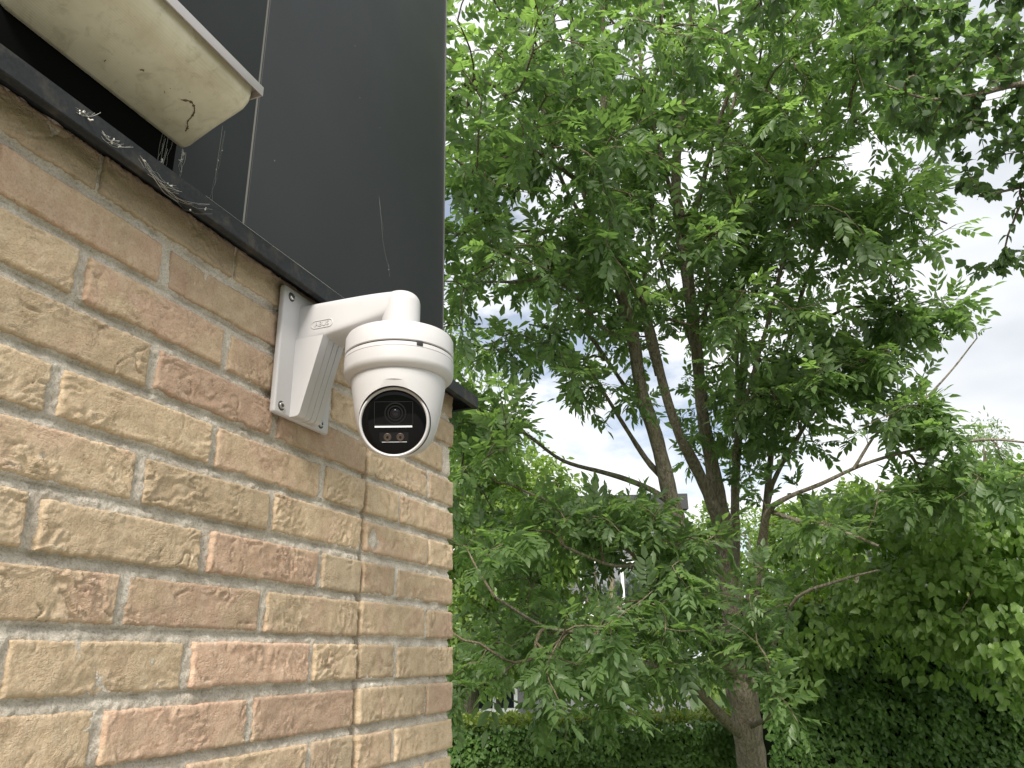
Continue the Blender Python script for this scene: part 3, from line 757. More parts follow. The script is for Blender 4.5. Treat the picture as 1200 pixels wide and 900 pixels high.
# ------------------------------------------------------------------ cobwebs
def web(seed_pts, n, spread, r, label, jag=7, clots=0, clot_r=0.0008, sag=0.16):
    """strands between pairs of anchor points, each sagging and kinked, with a few dust clots caught in them"""
    paths, rad, C_ = [], [], []
    for (p, q_) in seed_pts:
        for _ in range(n):
            a = np.array(p)+rng.normal(0, spread, 3)*[0.3, 1, 1]; b = np.array(q_)+rng.normal(0, spread, 3)*[0.3, 1, 1]
            if rng.uniform() < 0.5: b = a+(b-a)*rng.uniform(0.25, 0.8)
            s = np.linspace(0, 1, jag)[:, None]
            P = a*(1-s)+b*s + rng.normal(0, spread*0.25, (jag, 3))*np.sin(np.pi*s) - np.array([0, 0, 1])*sag*np.linalg.norm(b-a)*np.sin(np.pi*s)
            paths.append(smooth_path(P, 0.002)); rad.append(np.full(len(paths[-1]), r*rng.uniform(0.3, 1.2))); C_.append(P[rng.integers(1, jag-1)])
    V, T = tube_arrays(paths, rad, 3)
    for i in range(clots):
        c = C_[rng.integers(0, len(C_))]; k = rng.integers(3, 6)
        P = c+np.cumsum(rng.normal(0, clot_r, (k, 3))*[0.4, 1, 1], 0)
        v, t = tube_arrays([P], [clot_r*rng.uniform(0.25, 0.9, k)], 5); T = np.concatenate([T, t+len(V)]); V = np.concatenate([V, v])
    org = V.mean(0)
    e = obj_arr('cobweb', V, T, M_WEB, None, True)
    e.data.transform(Matrix.Translation(-Vector(org))); e.location = Vector(org)
    tag(e, label, 'cobweb', 'cobwebs around the flashing')
web([((0.0412, 0.425, 2.165), (0.0412, 0.445, 2.175)), ((0.0412, 0.455, 2.160), (0.0412, 0.490, 2.168))], 7, 0.003, 0.00016, 'tangled cobweb clump on the flashing below the lamp diffuser', 7, 12, 0.0011)
web([((0.0412, 0.525, 2.160), (PX+0.022, 0.575, 2.262)), ((0.0412, 0.52, 2.158), (0.0412, 0.61, 2.163)), ((0.0412, 0.51, 2.166), (0.0412, 0.56, 2.156))], 7, 0.004, 0.00016, 'torn cobweb strung between flashing and lower end of lamp', 9, 12, 0.0010)
web([((-0.010, 0.604, 2.262), (PX+0.002, 0.622, 2.232))], 7, 0.003, 0.00016, 'small white web knot at the bottom right corner of lamp', 7, 9, 0.0010)
web([((0.045, 0.608, 2.280), (PX+0.002, 0.676, 2.215))], 3, 0.003, 0.00011, 'wispy web hanging off the right end of lamp', 9, 5, 0.0006)
web([((0.0410, 0.60, 2.1765), (0.0412, 0.86, 2.1768)), ((0.0412, 0.78, 2.1768), (0.0412, 1.05, 2.1770))], 2, 0.0003, 0.00016, 'taut silk thread along the top edge of flashing', 10, 4, 0.0004, 0.002)
web([((PX+0.001, 1.10, 2.50), (PX+0.0015, 1.145, 2.37)), ((PX+0.001, 1.145, 2.375), (PX+0.0015, 1.15, 2.352))], 2, 0.0010, 0.00007, 'faint silk streak on the panel above the camera arm', 7, 2, 0.0006)

# ------------------------------------------------------------------ leaves and trees
def leaflet(L_, W_, fold=0.18, droop=0.15, tip=0.5):
    """lance-shaped blade along +Y, normal +Z: 8 verts, 8 triangles"""
    ys = [0.0, 0.30, 0.66, 1.0]; ws = [0.0, 1.0, 0.78, 0.0]
    V = []
    def zc(y): return -droop*L_*y*y
    V.append((0, 0, 0))
    for y, w_ in ((0.30, 1.0), (0.66, 0.74)):
        V += [(-W_/2*w_, y*L_, zc(y)+fold*W_/2*w_), (0, y*L_, zc(y)), (W_/2*w_, y*L_, zc(y)+fold*W_/2*w_)]
    V.append((0, L_, zc(1.0)))
    T = [(0, 2, 1), (0, 3, 2), (1, 2, 5), (1, 5, 4), (2, 3, 6), (2, 6, 5), (4, 5, 7), (5, 6, 7)]
    return np.array(V), np.array(T)
def place(V, rot, loc): return V @ np.array(rot).T + np.array(loc)
def ash_leaf(rs):
    """pinnate leaf along +Y, length about 0.24 m, 9 leaflets"""
    pairs = rs.integers(3, 6); Lr = rs.uniform(0.17, 0.23)
    sag = rs.uniform(0.05, 0.3)
    def rp(s): return np.array([0, Lr*s, -sag*Lr*s*s])
    VV, TT, off = [], [], 0
    P = np.array([rp(s) for s in np.linspace(0, 1, 5)])
    v, t = tube_arrays([P], [np.linspace(0.0016, 0.0008, 5)], 3); VV.append(v); TT.append(t); off += len(v)
    def add(s, ang, L_, tilt):
        nonlocal off
        v, t = leaflet(L_, L_*rs.uniform(0.36, 0.46), rs.uniform(0.1, 0.4), rs.uniform(0.05, 0.3))
        Rm = Matrix.Rotation(-ang, 3, 'Z') @ Matrix.Rotation(tilt, 3, 'Y') @ Matrix.Rotation(rs.uniform(-0.35, 0.1), 3, 'X')
        VV.append(place(v, Rm, rp(s))); TT.append(t+off); off += len(v)
    for i in range(pairs):
        s = 0.32+0.66*i/pairs
        L_ = Lr*(0.34+0.12*math.sin(math.pi*(i+0.7)/pairs))
        for sg in (-1, 1):
            add(s, sg*R(rs.uniform(42, 62)), L_*rs.uniform(0.9, 1.1), sg*rs.uniform(-0.1, 0.45))
    add(1.0, rs.uniform(-0.15, 0.15), Lr*0.46, rs.uniform(-0.2, 0.2))
    return np.concatenate(VV), np.concatenate(TT)
def simple_leaf(rs, L_, ratio):
    v, t = leaflet(L_, L_*ratio, rs.uniform(0.1, 0.35), rs.uniform(0.05, 0.35)); return v, t
def frames(fwd, up):
    """rotation matrices with local +Y along fwd and +Z near up"""
    f = fwd/np.linalg.norm(fwd, axis=1, keepdims=True)
    x = np.cross(f, up); x /= np.linalg.norm(x, axis=1, keepdims=True)+1e-9
    z = np.cross(x, f)
    return np.stack([x, f, z], -1)
def leaf_cloud(name, temps, Rm, loc, sc, tints, m, parent, singles=None, mats_group=None):
    """all leaves in one mesh, apart from the indices in singles, which become leaf objects sharing meshes"""
    n = len(loc); which = rng.integers(0, len(temps), n)
    sing = np.zeros(n, bool)
    if singles is not None: sing[singles] = True
    VV, TT, AA, off = [], [], [], 0
    for k, (tv, tt) in enumerate(temps):
        ids = np.where((which == k) & ~sing)[0]
        if not len(ids): continue
        V = np.einsum('nij,vj->nvi', Rm[ids]*sc[ids][:, None, None], tv) + loc[ids][:, None, :]
        VV.append(V.reshape(-1, 3)); AA.append(np.repeat(tints[ids], len(tv)))
        TT.append((tt[None] + (np.arange(len(ids))*len(tv))[:, None, None]).reshape(-1, 3)+off); off += len(ids)*len(tv)
    o = obj_arr(name, np.concatenate(VV), np.concatenate(TT), m, parent, True, {'tint': np.concatenate(AA)})
    o['kind'] = 'stuff'
    if singles is not None:
        pw = np.array(wloc(parent)); cache = {}
        for i in np.where(sing)[0]:
            tq = round(float(np.clip(tints[i], 0, 1))*4)/4
            key = (which[i], tq)
            if key not in cache:
                tv, tt = temps[which[i]]
                cache[key] = tri_mesh('leaf', tv, tt, m, True, {'tint': np.full(len(tv), tq)})
            lo = bpy.data.objects.new('leaf', cache[key]); C.objects.link(lo); lo.parent = parent
            mm = Matrix.Identity(4)
            for a in range(3):
                for b in range(3): mm[a][b] = float(Rm[i][a][b]*sc[i])
                mm[a][3] = float(loc[i][a]-pw[a])
            lo.matrix_local = mm
    return o
def pick_singles(loc, sc, n=300, x0=540):
    px, py, t = pix(loc)
    ok = (px > x0) & (px < 1205) & (py > -10) & (py < 905) & (t > 0.3)
    key = np.where(ok, sc/np.maximum(t, 0.3), -1)
    ids = np.argsort(-key)[:n]
    return ids[key[ids] > 0]

def grow(mains, attr, seed, seg=0.07, twig_r=0.0027, up=0.25):
    """mains: list of (n,4) paths; attr: (m,3) targets. Each target is reached by a curved shoot from the nearest wood."""
    rs = np.random.default_rng(seed)
    nodes = [m[:, :3] for m in mains]; tang = []
    for m in mains:
        d = np.gradient(m[:, :3], axis=0); tang.append(d/np.linalg.norm(d, axis=1, keepdims=True))
    Nn = np.concatenate(nodes); Tn = np.concatenate(tang)
    cap = len(Nn)+len(attr)*60
    buf = np.zeros((cap, 3)); buf[:len(Nn)] = Nn; tb = np.zeros((cap, 3)); tb[:len(Nn)] = Tn; cnt = len(Nn)
    par = -np.ones(cap, int); load = np.zeros(cap)
    dmin = np.array([np.min(np.linalg.norm(Nn-a, axis=1)) for a in attr])
    chains, ends = [], []
    for ai in np.argsort(dmin):
        a = attr[ai]
        dv = a-buf[:cnt]; d = np.linalg.norm(dv, axis=1)
        fw = (dv*tb[:cnt]).sum(1)/(d+1e-6)
        cost = d*(1.0+0.55*np.clip(0.35-fw, 0, 1.4))
        i = int(np.argmin(cost)); p = buf[i]; L_ = d[i]
        if L_ < 0.03: continue
        n = max(3, int(L_/seg)); s = np.linspace(0, 1, n+1)[:, None]
        dirn = tb[i]*0.55 + dv[i]/L_*0.75 + np.array([0, 0, up]); dirn /= np.linalg.norm(dirn)
        c = p + dirn*L_*0.5
        P = (1-s)**2*p + 2*s*(1-s)*c + s*s*a
        P[1:-1] += rs.normal(0, 0.012*min(1, L_), (n-1, 3))
        prev = i; ch = [i]
        for q in P[1:]:
            buf[cnt] = q; tb[cnt] = q-buf[prev]; tb[cnt] /= np.linalg.norm(tb[cnt])+1e-9; par[cnt] = prev; ch.append(cnt); prev = cnt; cnt += 1
        chains.append(ch); ends.append(prev)
        j = prev
        while j >= 0 and j >= len(Nn): load[j] += 1; j = par[j]
    paths = [buf[c] for c in chains]
    radii = []
    for c in chains:
        r = twig_r*np.maximum(load[c], 1)**0.42; r[0] = r[1]; r = r*np.linspace(1.1, 0.8, len(r)); radii.append(r)
    return paths, radii

def leaves_on(paths, rs, per, reach, spread, droop, L0, size=(0.8, 1.2), upb=0.8):
    """opposite pairs of leaves along the last part of each shoot"""
    loc, fwd, upv, sc = [], [], [], []
    for P in paths:
        seg = np.linalg.norm(np.diff(P, axis=0), axis=1); cum = np.concatenate([[0], np.cumsum(seg)]); tot = cum[-1]
        start = max(0, tot-reach)
        k = per+rs.integers(-1, 2)
        az = rs.uniform(0, 2*np.pi)
        for i in range(max(2, k)):
            s = start+(tot-start)*(i+0.6)/max(2, k)
            j = min(len(seg)-1, np.searchsorted(cum, s)-1 if s > 0 else 0); j = max(j, 0)
            f = (s-cum[j])/max(seg[j], 1e-6); p = P[j]+(P[j+1]-P[j])*np.clip(f, 0, 1)
            d = P[j+1]-P[j]; d = d/(np.linalg.norm(d)+1e-9)
            a = np.cross(d, [0, 0, 1.0]); a /= np.linalg.norm(a)+1e-6; b = np.cross(a, d)
            th = az + i*1.57 + rs.normal(0, 0.35)
            for sg in (0, np.pi):
                o = a*np.cos(th+sg)+b*np.sin(th+sg)
                fw = d*rs.uniform(0.35, 0.8)+o*spread + np.array([0, 0, -droop*rs.uniform(0.3, 1.5)])
                loc.append(p); fwd.append(fw); sc.append(rs.uniform(*size))
                upv.append(np.array([0, 0, upb])+rs.normal(0, 0.45, 3))
        loc.append(P[-1]); fwd.append(P[-1]-P[-2]+np.array([0, 0, -0.02])); sc.append(rs.uniform(*size)); upv.append(np.array([0, 0, 1.0])+rs.normal(0, 0.3, 3))
    return np.array(loc), frames(np.array(fwd), np.array(upv)), np.array(sc)

def mains_px(lst, step=0.05):
    out = []
    for pl in lst:
        P = np.array([np.append(at(x, y, t), r) for (x, y, t, r) in pl]); out.append(smooth_path(P, step))
    return out
def sample_region(ells, gaps, n, rs):
    """targets through the crown: ellipsoids given by centre, half sizes in metres, weight; gaps are openings in the foliage"""
    out = []
    wts = np.array([e[-1] for e in ells], float); wts /= wts.sum()
    while len(out) < n:
        e = ells[rs.choice(len(ells), p=wts)]
        cx, cy_, t, rx, ry, rt = e[:6]
        v = rs.normal(size=3); v /= np.linalg.norm(v); v *= rs.uniform(0, 1)**(1/2.4)
        tt = t+v[2]*rt
        X = at(cx, cy_, t) + v[0]*rx*_r + v[1]*ry*_u + v[2]*rt*_f
        px, py, tz = pix(X); px, py = px[0], py[0]
        bad = any(((px-g[0])/g[2])**2+((py-g[1])/g[3])**2 < 1 and rs.uniform() < g[4] for g in gaps)
        if bad or tz[0] < 1.9 or X[2] < 0.4 or (X[1] < 1.9): continue
        out.append(X)
    return np.array(out)

# ---- the ash tree
ash_root = at(890, 980, 5.2); ash_root[2] = 0.0
ash = empty('ash_tree', ash_root, 'multi-stemmed ash tree with pinnate leaves standing before the clipped hedge', 'tree')
px_m = 1/FPX*5.2
g0 = ash_root
def rr(wpx): return wpx/2*px_m*0.85
trunk = [(892, 1010, 5.2, rr(50)), (885, 930, 5.2, rr(43)), (879, 880, 5.2, rr(40)), (871, 820, 5.2, rr(40)), (866, 770, 5.2, rr(42)), (862, 730, 5.2, rr(38)), (856, 690, 5.22, rr(32)), (850, 640, 5.25, rr(28)), (843, 600, 5.28, rr(25)), (835, 550, 5.3, rr(20)), (825, 500, 5.3, rr(17)), (820, 440, 5.3, rr(16)), (812, 380, 5.3, rr(17)), (805, 320, 5.3, rr(17)), (797, 260, 5.3, rr(15)), (792, 200, 5.3, rr(13)), (798, 140, 5.3, rr(11)), (806, 70, 5.3, rr(10)), (812, 0, 5.3, rr(8)), (818, -120, 5.3, rr(6)), (822, -240, 5.3, rr(3))]
stems = [
    trunk,
    [(862, 790, 5.2, rr(32)), (848, 765, 5.12, rr(34)), (832, 738, 5.08, rr(33)), (820, 700, 5.05, rr(29)), (808, 655, 5.0, rr(25)), (797, 620, 5.0, rr(23)), (786, 585, 5.0, rr(21)), (776, 540, 5.0, rr(20)), (765, 500, 5.0, rr(19)), (752, 462, 5.0, rr(18)), (745, 415, 5.0, rr(17)), (735, 365, 5.0, rr(18)), (722, 310, 5.0, rr(17)), (712, 245, 5.0, rr(14)), (705, 180, 5.0, rr(10)), (708, 100, 5.0, rr(8)), (706, 20, 5.0, rr(6)), (700, -120, 5.0, rr(4))],
    [(846, 625, 5.26, rr(20)), (835, 590, 5.2, rr(18)), (825, 567, 5.2, rr(17)), (812, 540, 5.15, rr(15)), (797, 512, 5.15, rr(14)), (783, 473, 5.15, rr(13)), (773, 433, 5.15, rr(12)), (760, 380, 5.15, rr(11)), (742, 335, 5.15, rr(9)), (725, 285, 5.2, rr(7))],
    [(858, 720, 5.3, rr(20)), (861, 650, 5.35, rr(15)), (862, 560, 5.4, rr(12)), (868, 480, 5.4, rr(11)), (872, 420, 5.4, rr(11)), (869, 340, 5.4, rr(10)), (880, 255, 5.4, rr(9)), (899, 180, 5.4, rr(8)), (915, 110, 5.4, rr(7)), (930, 40, 5.4, rr(5)), (945, -80, 5.4, rr(3))],
    [(872, 745, 5.15, rr(20)), (884, 690, 5.0, rr(17)), (893, 640, 4.9, rr(14)), (900, 600, 4.8, rr(9)), (925, 582, 4.7, rr(5.5)), (960, 568, 4.6, rr(4.8)), (1010, 545, 4.5, rr(4.2)), (1060, 530, 4.4, rr(3.6)), (1110, 521, 4.3, rr(3)), (1160, 515, 4.2, rr(3)), (1215, 520, 4.1, rr(2))],
    [(894, 640, 4.9, rr(12)), (898, 590, 5.1, rr(9)), (905, 520, 5.3, rr(8)), (915, 440, 5.4, rr(7)), (935, 360, 5.4, rr(6)), (960, 290, 5.3, rr(5)), (1000, 235, 5.1, rr(4)), (1050, 238, 4.9, rr(3)), (1110, 262, 4.7, rr(2))],
    [(868, 860, 5.18, rr(16)), (846, 840, 5.0, rr(14)), (823, 815, 4.85, rr(12)), (800, 795, 4.75, rr(10)), (765, 780, 4.6, rr(8)), (737, 772, 4.5, rr(7)), (700, 745, 4.4, rr(5)), (640, 735, 4.2, rr(4)), (580, 700, 4.0, rr(3))],
    [(838, 672, 5.2, rr(9)), (820, 668, 5.0, rr(7)), (790, 664, 4.8, rr(6)), (755, 662, 4.6, rr(5)), (715, 662, 4.4, rr(4)), (660, 640, 4.2, rr(3))],
    [(788, 592, 5.0, rr(9)), (765, 575, 5.0, rr(8)), (735, 562, 5.0, rr(7)), (705, 553, 5.0, rr(6)), (660, 540, 5.0, rr(5)), (625, 515, 5.0, rr(4)), (590, 490, 5.0, rr(3))],
    [(776, 560, 5.05, rr(8)), (757, 538, 5.05, rr(7)), (740, 512, 5.05, rr(6)), (720, 480, 5.05, rr(5)), (690, 430, 5.0, rr(4))],
    [(714, 250, 5.0, rr(9)), (693, 228, 4.8, rr(7)), (668, 205, 4.6, rr(6)), (643, 187, 4.4, rr(5)), (607, 165, 4.2, rr(3)), (560, 140, 4.0, rr(2))],
    [(724, 320, 5.0, rr(7)), (690, 300, 4.9, rr(6)), (650, 285, 4.8, rr(5)), (600, 290, 4.6, rr(3)), (550, 270, 4.5, rr(2))],
    [(800, 290, 5.3, rr(9)), (820, 230, 5.2, rr(7)), (832, 180, 5.1, rr(6)), (850, 120, 5.0, rr(5)), (875, 50, 4.9, rr(4)), (900, -40, 4.8, rr(3))],
    [(878, 270, 5.4, rr(7)), (930, 205, 5.2, rr(6)), (985, 155, 5.0, rr(5)), (1030, 118, 4.8, rr(4)), (1090, 60, 4.6, rr(2))],
    [(705, 190, 5.0, rr(7)), (685, 130, 4.9, rr(6)), (672, 60, 4.8, rr(5)), (668, -20, 4.7, rr(4)), (655, -150, 4.6, rr(3))],
    [(872, 800, 5.15, rr(9)), (895, 775, 4.95, rr(6)), (915, 740, 4.8, rr(5)), (935, 700, 4.6, rr(4)), (985, 680, 4.4, rr(3)), (1030, 668, 4.2, rr(2))],
    [(905, 600, 4.8, rr(6)), (935, 610, 4.6, rr(5)), (985, 622, 4.4, rr(4)), (1030, 640, 4.2, rr(3))],
    [(915, 430, 5.4, rr(6)), (960, 380, 5.2, rr(5)), (1000, 360, 5.0, rr(4)), (1050, 362, 4.8, rr(3)), (1090, 352, 4.7, rr(2))],
    [(1000, 550, 4.5, rr(4)), (1030, 505, 4.5, rr(3)), (1070, 480, 4.4, rr(3)), (1110, 440, 4.4, rr(2)), (1145, 396, 4.4, rr(1.5))],
    [(880, 850, 5.15, rr(9)), (893, 845, 4.9, rr(6)), (905, 835, 4.6, rr(4)), (905, 810, 4.3, rr(3))],
]
rs = np.random.default_rng(77)
for (xa, ya, xm, ym, xb, yb, t0) in ((752, 455, 700, 250, 640, -40, 4.9), (735, 360, 660, 200, 600, -30, 4.7), (770, 440, 765, 220, 752, -40, 5.0), (815, 420, 850, 220, 868, -40, 5.2), (822, 480, 775, 300, 735, -20, 5.4),
                                 (868, 470, 915, 280, 965, 60, 5.3), (860, 540, 905, 380, 940, 200, 5.0), (745, 400, 640, 330, 560, 330, 4.7), (870, 400, 850, 230, 838, -30, 5.5), (722, 300, 650, 130, 610, -60, 5.1), (812, 370, 770, 150, 778, -40, 4.8), (765, 490, 690, 400, 620, 380, 5.1), (900, 590, 960, 470, 1010, 420, 5.0)):
    j = rs.normal(0, 8, 4)
    stems.append([(xa, ya, t0+0.2, rr(6.5)), ((xa*2+xm)/3+j[0], (ya*2+ym)/3+j[1], t0+0.1, rr(6)), (xm+j[2], ym+j[3], t0, rr(5)), ((xm+xb)/2+j[1], (ym+yb)/2+j[0], t0-0.1, rr(4)), (xb, yb, t0-0.2, rr(2))])
mains = mains_px(stems)
base = mains[0].copy()
flare = np.array([np.append(ash_root+np.array([0, 0, 0]), rr(64)), np.append(ash_root*0.4+base[0][:3]*0.6, rr(52))])
mains[0] = smooth_path(np.vstack([flare, [base[0]], base[8::8], [base[-1]]]), 0.05)
# wood of the main stems, slightly lumpy
paths = [m[:, :3] for m in mains]; radii = [np.maximum(m[:, 3], 0.002)*(1+0.10*perlin(np.arange(len(m))*0.35, i*3.7, 1.0)) for i, m in enumerate(mains)]
Vt, Tt = tube_arrays(paths, radii, 14)
lump = fbm(Vt[:, 0]*14, Vt[:, 1]*14, Vt[:, 2]*9, 3)
# push bark out and in a little along the direction from the stem axis
axis = np.concatenate([np.repeat(p, 14, axis=0) for p in paths]); dvec = Vt-axis; Vt = axis + dvec*(1+0.13*lump[:, None])
obj_arr('trunk', Vt, Tt, M_BARK, ash, True)
rs = np.random.default_rng(21)
ells = [  # px, py, t, half width, half height, half depth (m), weight
    (620, 120, 4.4, 1.0, 1.0, 1.3, 5), (590, 330, 4.6, 0.8, 1.0, 1.2, 3.5), (760, 150, 5.0, 1.0, 1.4, 1.4, 5), (900, 130, 5.0, 1.0, 1.2, 1.4, 4.5),
    (700, 330, 5.0, 0.9, 0.9, 1.3, 3.3), (860, 330, 5.2, 0.9, 1.1, 1.2, 2.9), (940, 330, 5.0, 0.6, 0.8, 0.9, 2.5), (900, 500, 5.2, 0.6, 0.5, 0.9, 2.2), (960, 470, 4.8, 0.5, 0.45, 0.6, 1.3),
    (600, 640, 4.6, 0.8, 0.8, 1.1, 1.6), (720, 700, 4.6, 0.8, 0.6, 1.0, 2.3), (600, 780, 4.4, 0.8, 0.4, 0.9, 1.6), (800, 700, 4.7, 0.5, 0.55, 0.7, 1.8), (560, 540, 4.8, 0.5, 0.6, 1.0, 1.2), (850, 690, 4.5, 0.3, 0.5, 0.3, 0.9),
    (1020, 120, 4.6, 0.7, 0.8, 1.0, 2.2), (1060, 250, 4.6, 0.35, 0.22, 0.4, 0.5), (1080, 368, 4.6, 0.28, 0.19, 0.4, 0.8), (1010, 420, 4.7, 0.25, 0.2, 0.4, 0.5), (1060, 488, 4.4, 0.34, 0.16, 0.3, 0.8), (705, 600, 4.5, 0.48, 0.13, 0.3, 1.0), (730, 640, 4.7, 0.35, 0.14, 0.3, 0.5),
    (1100, 575, 4.3, 0.6, 0.13, 0.4, 0.45), (1000, 610, 4.3, 0.5, 0.2, 0.4, 0.45), (900, 800, 4.3, 0.25, 0.35, 0.4, 0.9), (1140, 552, 4.2, 0.35, 0.10, 0.3, 0.3),
    (760, -160, 5.0, 1.6, 0.9, 1.3, 2.2), (980, -120, 5.0, 1.0, 0.7, 1.0, 1),
]
gaps = [(690, 866, 170, 36, 0.5), (1100, 690, 150, 75, 0.9), (585, 362, 42, 28, 0.9), (690, 545, 70, 45, 0.85), (735, 520, 40, 40, 0.8), (640, 480, 30, 34, 0.8), (800, 200, 34, 38, 0.8), (745, 60, 22, 30, 0.6), (610, 240, 36, 30, 0.7), (660, 225, 26, 26, 0.7), (790, 420, 18, 60, 0.8),
        (1130, 432, 60, 34, 0.9), (1160, 250, 60, 60, 0.9), (1010, 200, 50, 30, 0.75), (960, 545, 70, 26, 0.85), (1000, 510, 40, 40, 0.6), (1215, 400, 60, 90, 1.0), (850, 640, 26, 70, 0.75), (870, 860, 36, 110, 0.95), (862, 740, 22, 40, 0.4), (1080, 650, 130, 40, 0.8), (720, 680, 50, 26, 0.75), (575, 812, 28, 24, 0.8), (1150, 700, 90, 100, 0.95), (1050, 800, 140, 80, 0.97), (745, 640, 40, 22, 0.4)]
attr = sample_region(ells, gaps, 1600, rs)
tw, twr = grow(mains, attr, 5)
Vw, Tw = tube_arrays(tw, twr, 5); obj_arr('branches', Vw, Tw, M_TWIG, ash, True)['kind'] = 'stuff'
loc, Rm, sc = leaves_on(tw, rs, 3, 0.36, 0.85, 0.16, 0.22, (0.45, 0.9), 1.0)
px, py, tt = pix(loc)
hid = np.zeros(len(loc), bool)
for gp_ in gaps: hid |= (((px-gp_[0])/gp_[2])**2+((py-gp_[1])/gp_[3])**2 < 0.8) & (rs.uniform(size=len(loc)) < gp_[4]*0.85)
keep = ~hid & (loc[:, 1] > 1.75)
loc, Rm, sc = loc[keep], Rm[keep], sc[keep]
tint = np.clip(0.42+0.33*fbm(loc[:, 0]*1.6, loc[:, 1]*1.6, loc[:, 2]*1.6, 2)+rs.normal(0, 0.16, len(loc)), 0, 1)
temps = [ash_leaf(np.random.default_rng(100+i)) for i in range(10)]
leaf_cloud('foliage', temps, Rm, loc, sc, tint, M_ASH, ash, pick_singles(loc, sc))
print('ash leaves', len(loc))
# dry seed and gall clusters left on the twigs
VV, TT, off = [], [], 0
for P in [tw[i] for i in rs.permutation(len(tw))[:330]]:
    c = P[rs.integers(1, len(P))]
    for _ in range(rs.integers(10, 24)):
        v = rs.normal(0, 1, (4, 3)); v = v/np.linalg.norm(v, axis=1, keepdims=True)*rs.uniform(0.004, 0.010)
        VV.append(v + c + rs.normal(0, 0.026, 3)-np.array([0, 0, 0.02])); TT.append(np.array([(0, 1, 2), (0, 2, 3), (0, 3, 1), (1, 3, 2)])+off); off += 4
sc_o = obj_arr('seed_clusters', np.concatenate(VV), np.concatenate(TT), M_SEED, ash, False); sc_o['kind'] = 'stuff'

# ---- dark broad-leaved tree whose branch hangs in from the upper right
ov_root = at(1700, 1000, 3.4); ov_root[2] = 0
ovt = empty('broadleaf_tree', ov_root, 'tree whose dark round-leaved branch hangs in at the upper right corner', 'tree')
ostems = [[(1700, 1000, 3.4, 0.13), (1660, 700, 3.35, 0.11), (1620, 400, 3.3, 0.09), (1580, 150, 3.25, 0.07), (1560, -100, 3.2, 0.05), (1540, -300, 3.2, 0.02)],
          [(1580, 160, 3.25, 0.03), (1450, 105, 3.0, 0.022), (1320, 90, 2.9, 0.016), (1200, 98, 2.8, 0.011), (1140, 112, 2.75, 0.008), (1085, 116, 2.7, 0.005), (1040, 100, 2.7, 0.003)],
          [(1450, 105, 3.0, 0.014), (1330, 170, 2.9, 0.01), (1230, 210, 2.8, 0.006), (1150, 230, 2.8, 0.004)],
          [(1450, 105, 3.0, 0.014), (1330, 10, 2.9, 0.01), (1200, -30, 2.8, 0.006), (1090, -20, 2.8, 0.003)]]
om = mains_px(ostems); om[0][0][:3] = ov_root
Vt, Tt = tube_arrays([m[:, :3] for m in om], [m[:, 3] for m in om], 10); obj_arr('trunk', Vt, Tt, M_BARK, ovt)
oe = [(1150, 60, 2.8, 0.35, 0.25, 0.35, 4), (1190, 150, 2.8, 0.25, 0.22, 0.3, 3), (1100, 110, 2.75, 0.22, 0.15, 0.25, 1.6), (1180, 305, 2.9, 0.14, 0.07, 0.2, 0.5), (1165, 225, 2.8, 0.16, 0.1, 0.2, 1.0), (1060, 30, 2.8, 0.25, 0.12, 0.2, 1.0)]
oattr = sample_region(oe, [(1150, 262, 40, 22, 0.6), (1160, 340, 60, 20, 1), (1140, 70, 16, 14, 0.8), (1185, 110, 14, 12, 0.8), (1105, 60, 14, 14, 0.8), (1180, 210, 16, 12, 0.8)], 310, rs)
otw, otr = grow(om, oattr, 8, 0.05, 0.0013, 0.0)
Vw, Tw = tube_arrays(otw, otr, 4); obj_arr('branches', Vw, Tw, M_TWIG, ovt)['kind'] = 'stuff'
loc, Rm, sc = leaves_on(otw, rs, 4, 0.16, 0.8, 0.4, 0.05, (0.75, 1.3))
otemps = [simple_leaf(np.random.default_rng(300+i), 0.037, 0.70) for i in range(8)]
tint = np.clip(0.35+0.3*rs.normal(size=len(loc)), 0, 1)
leaf_cloud('foliage', otemps, Rm, loc, sc, tint, M_DARKL, ovt, pick_singles(loc, sc))

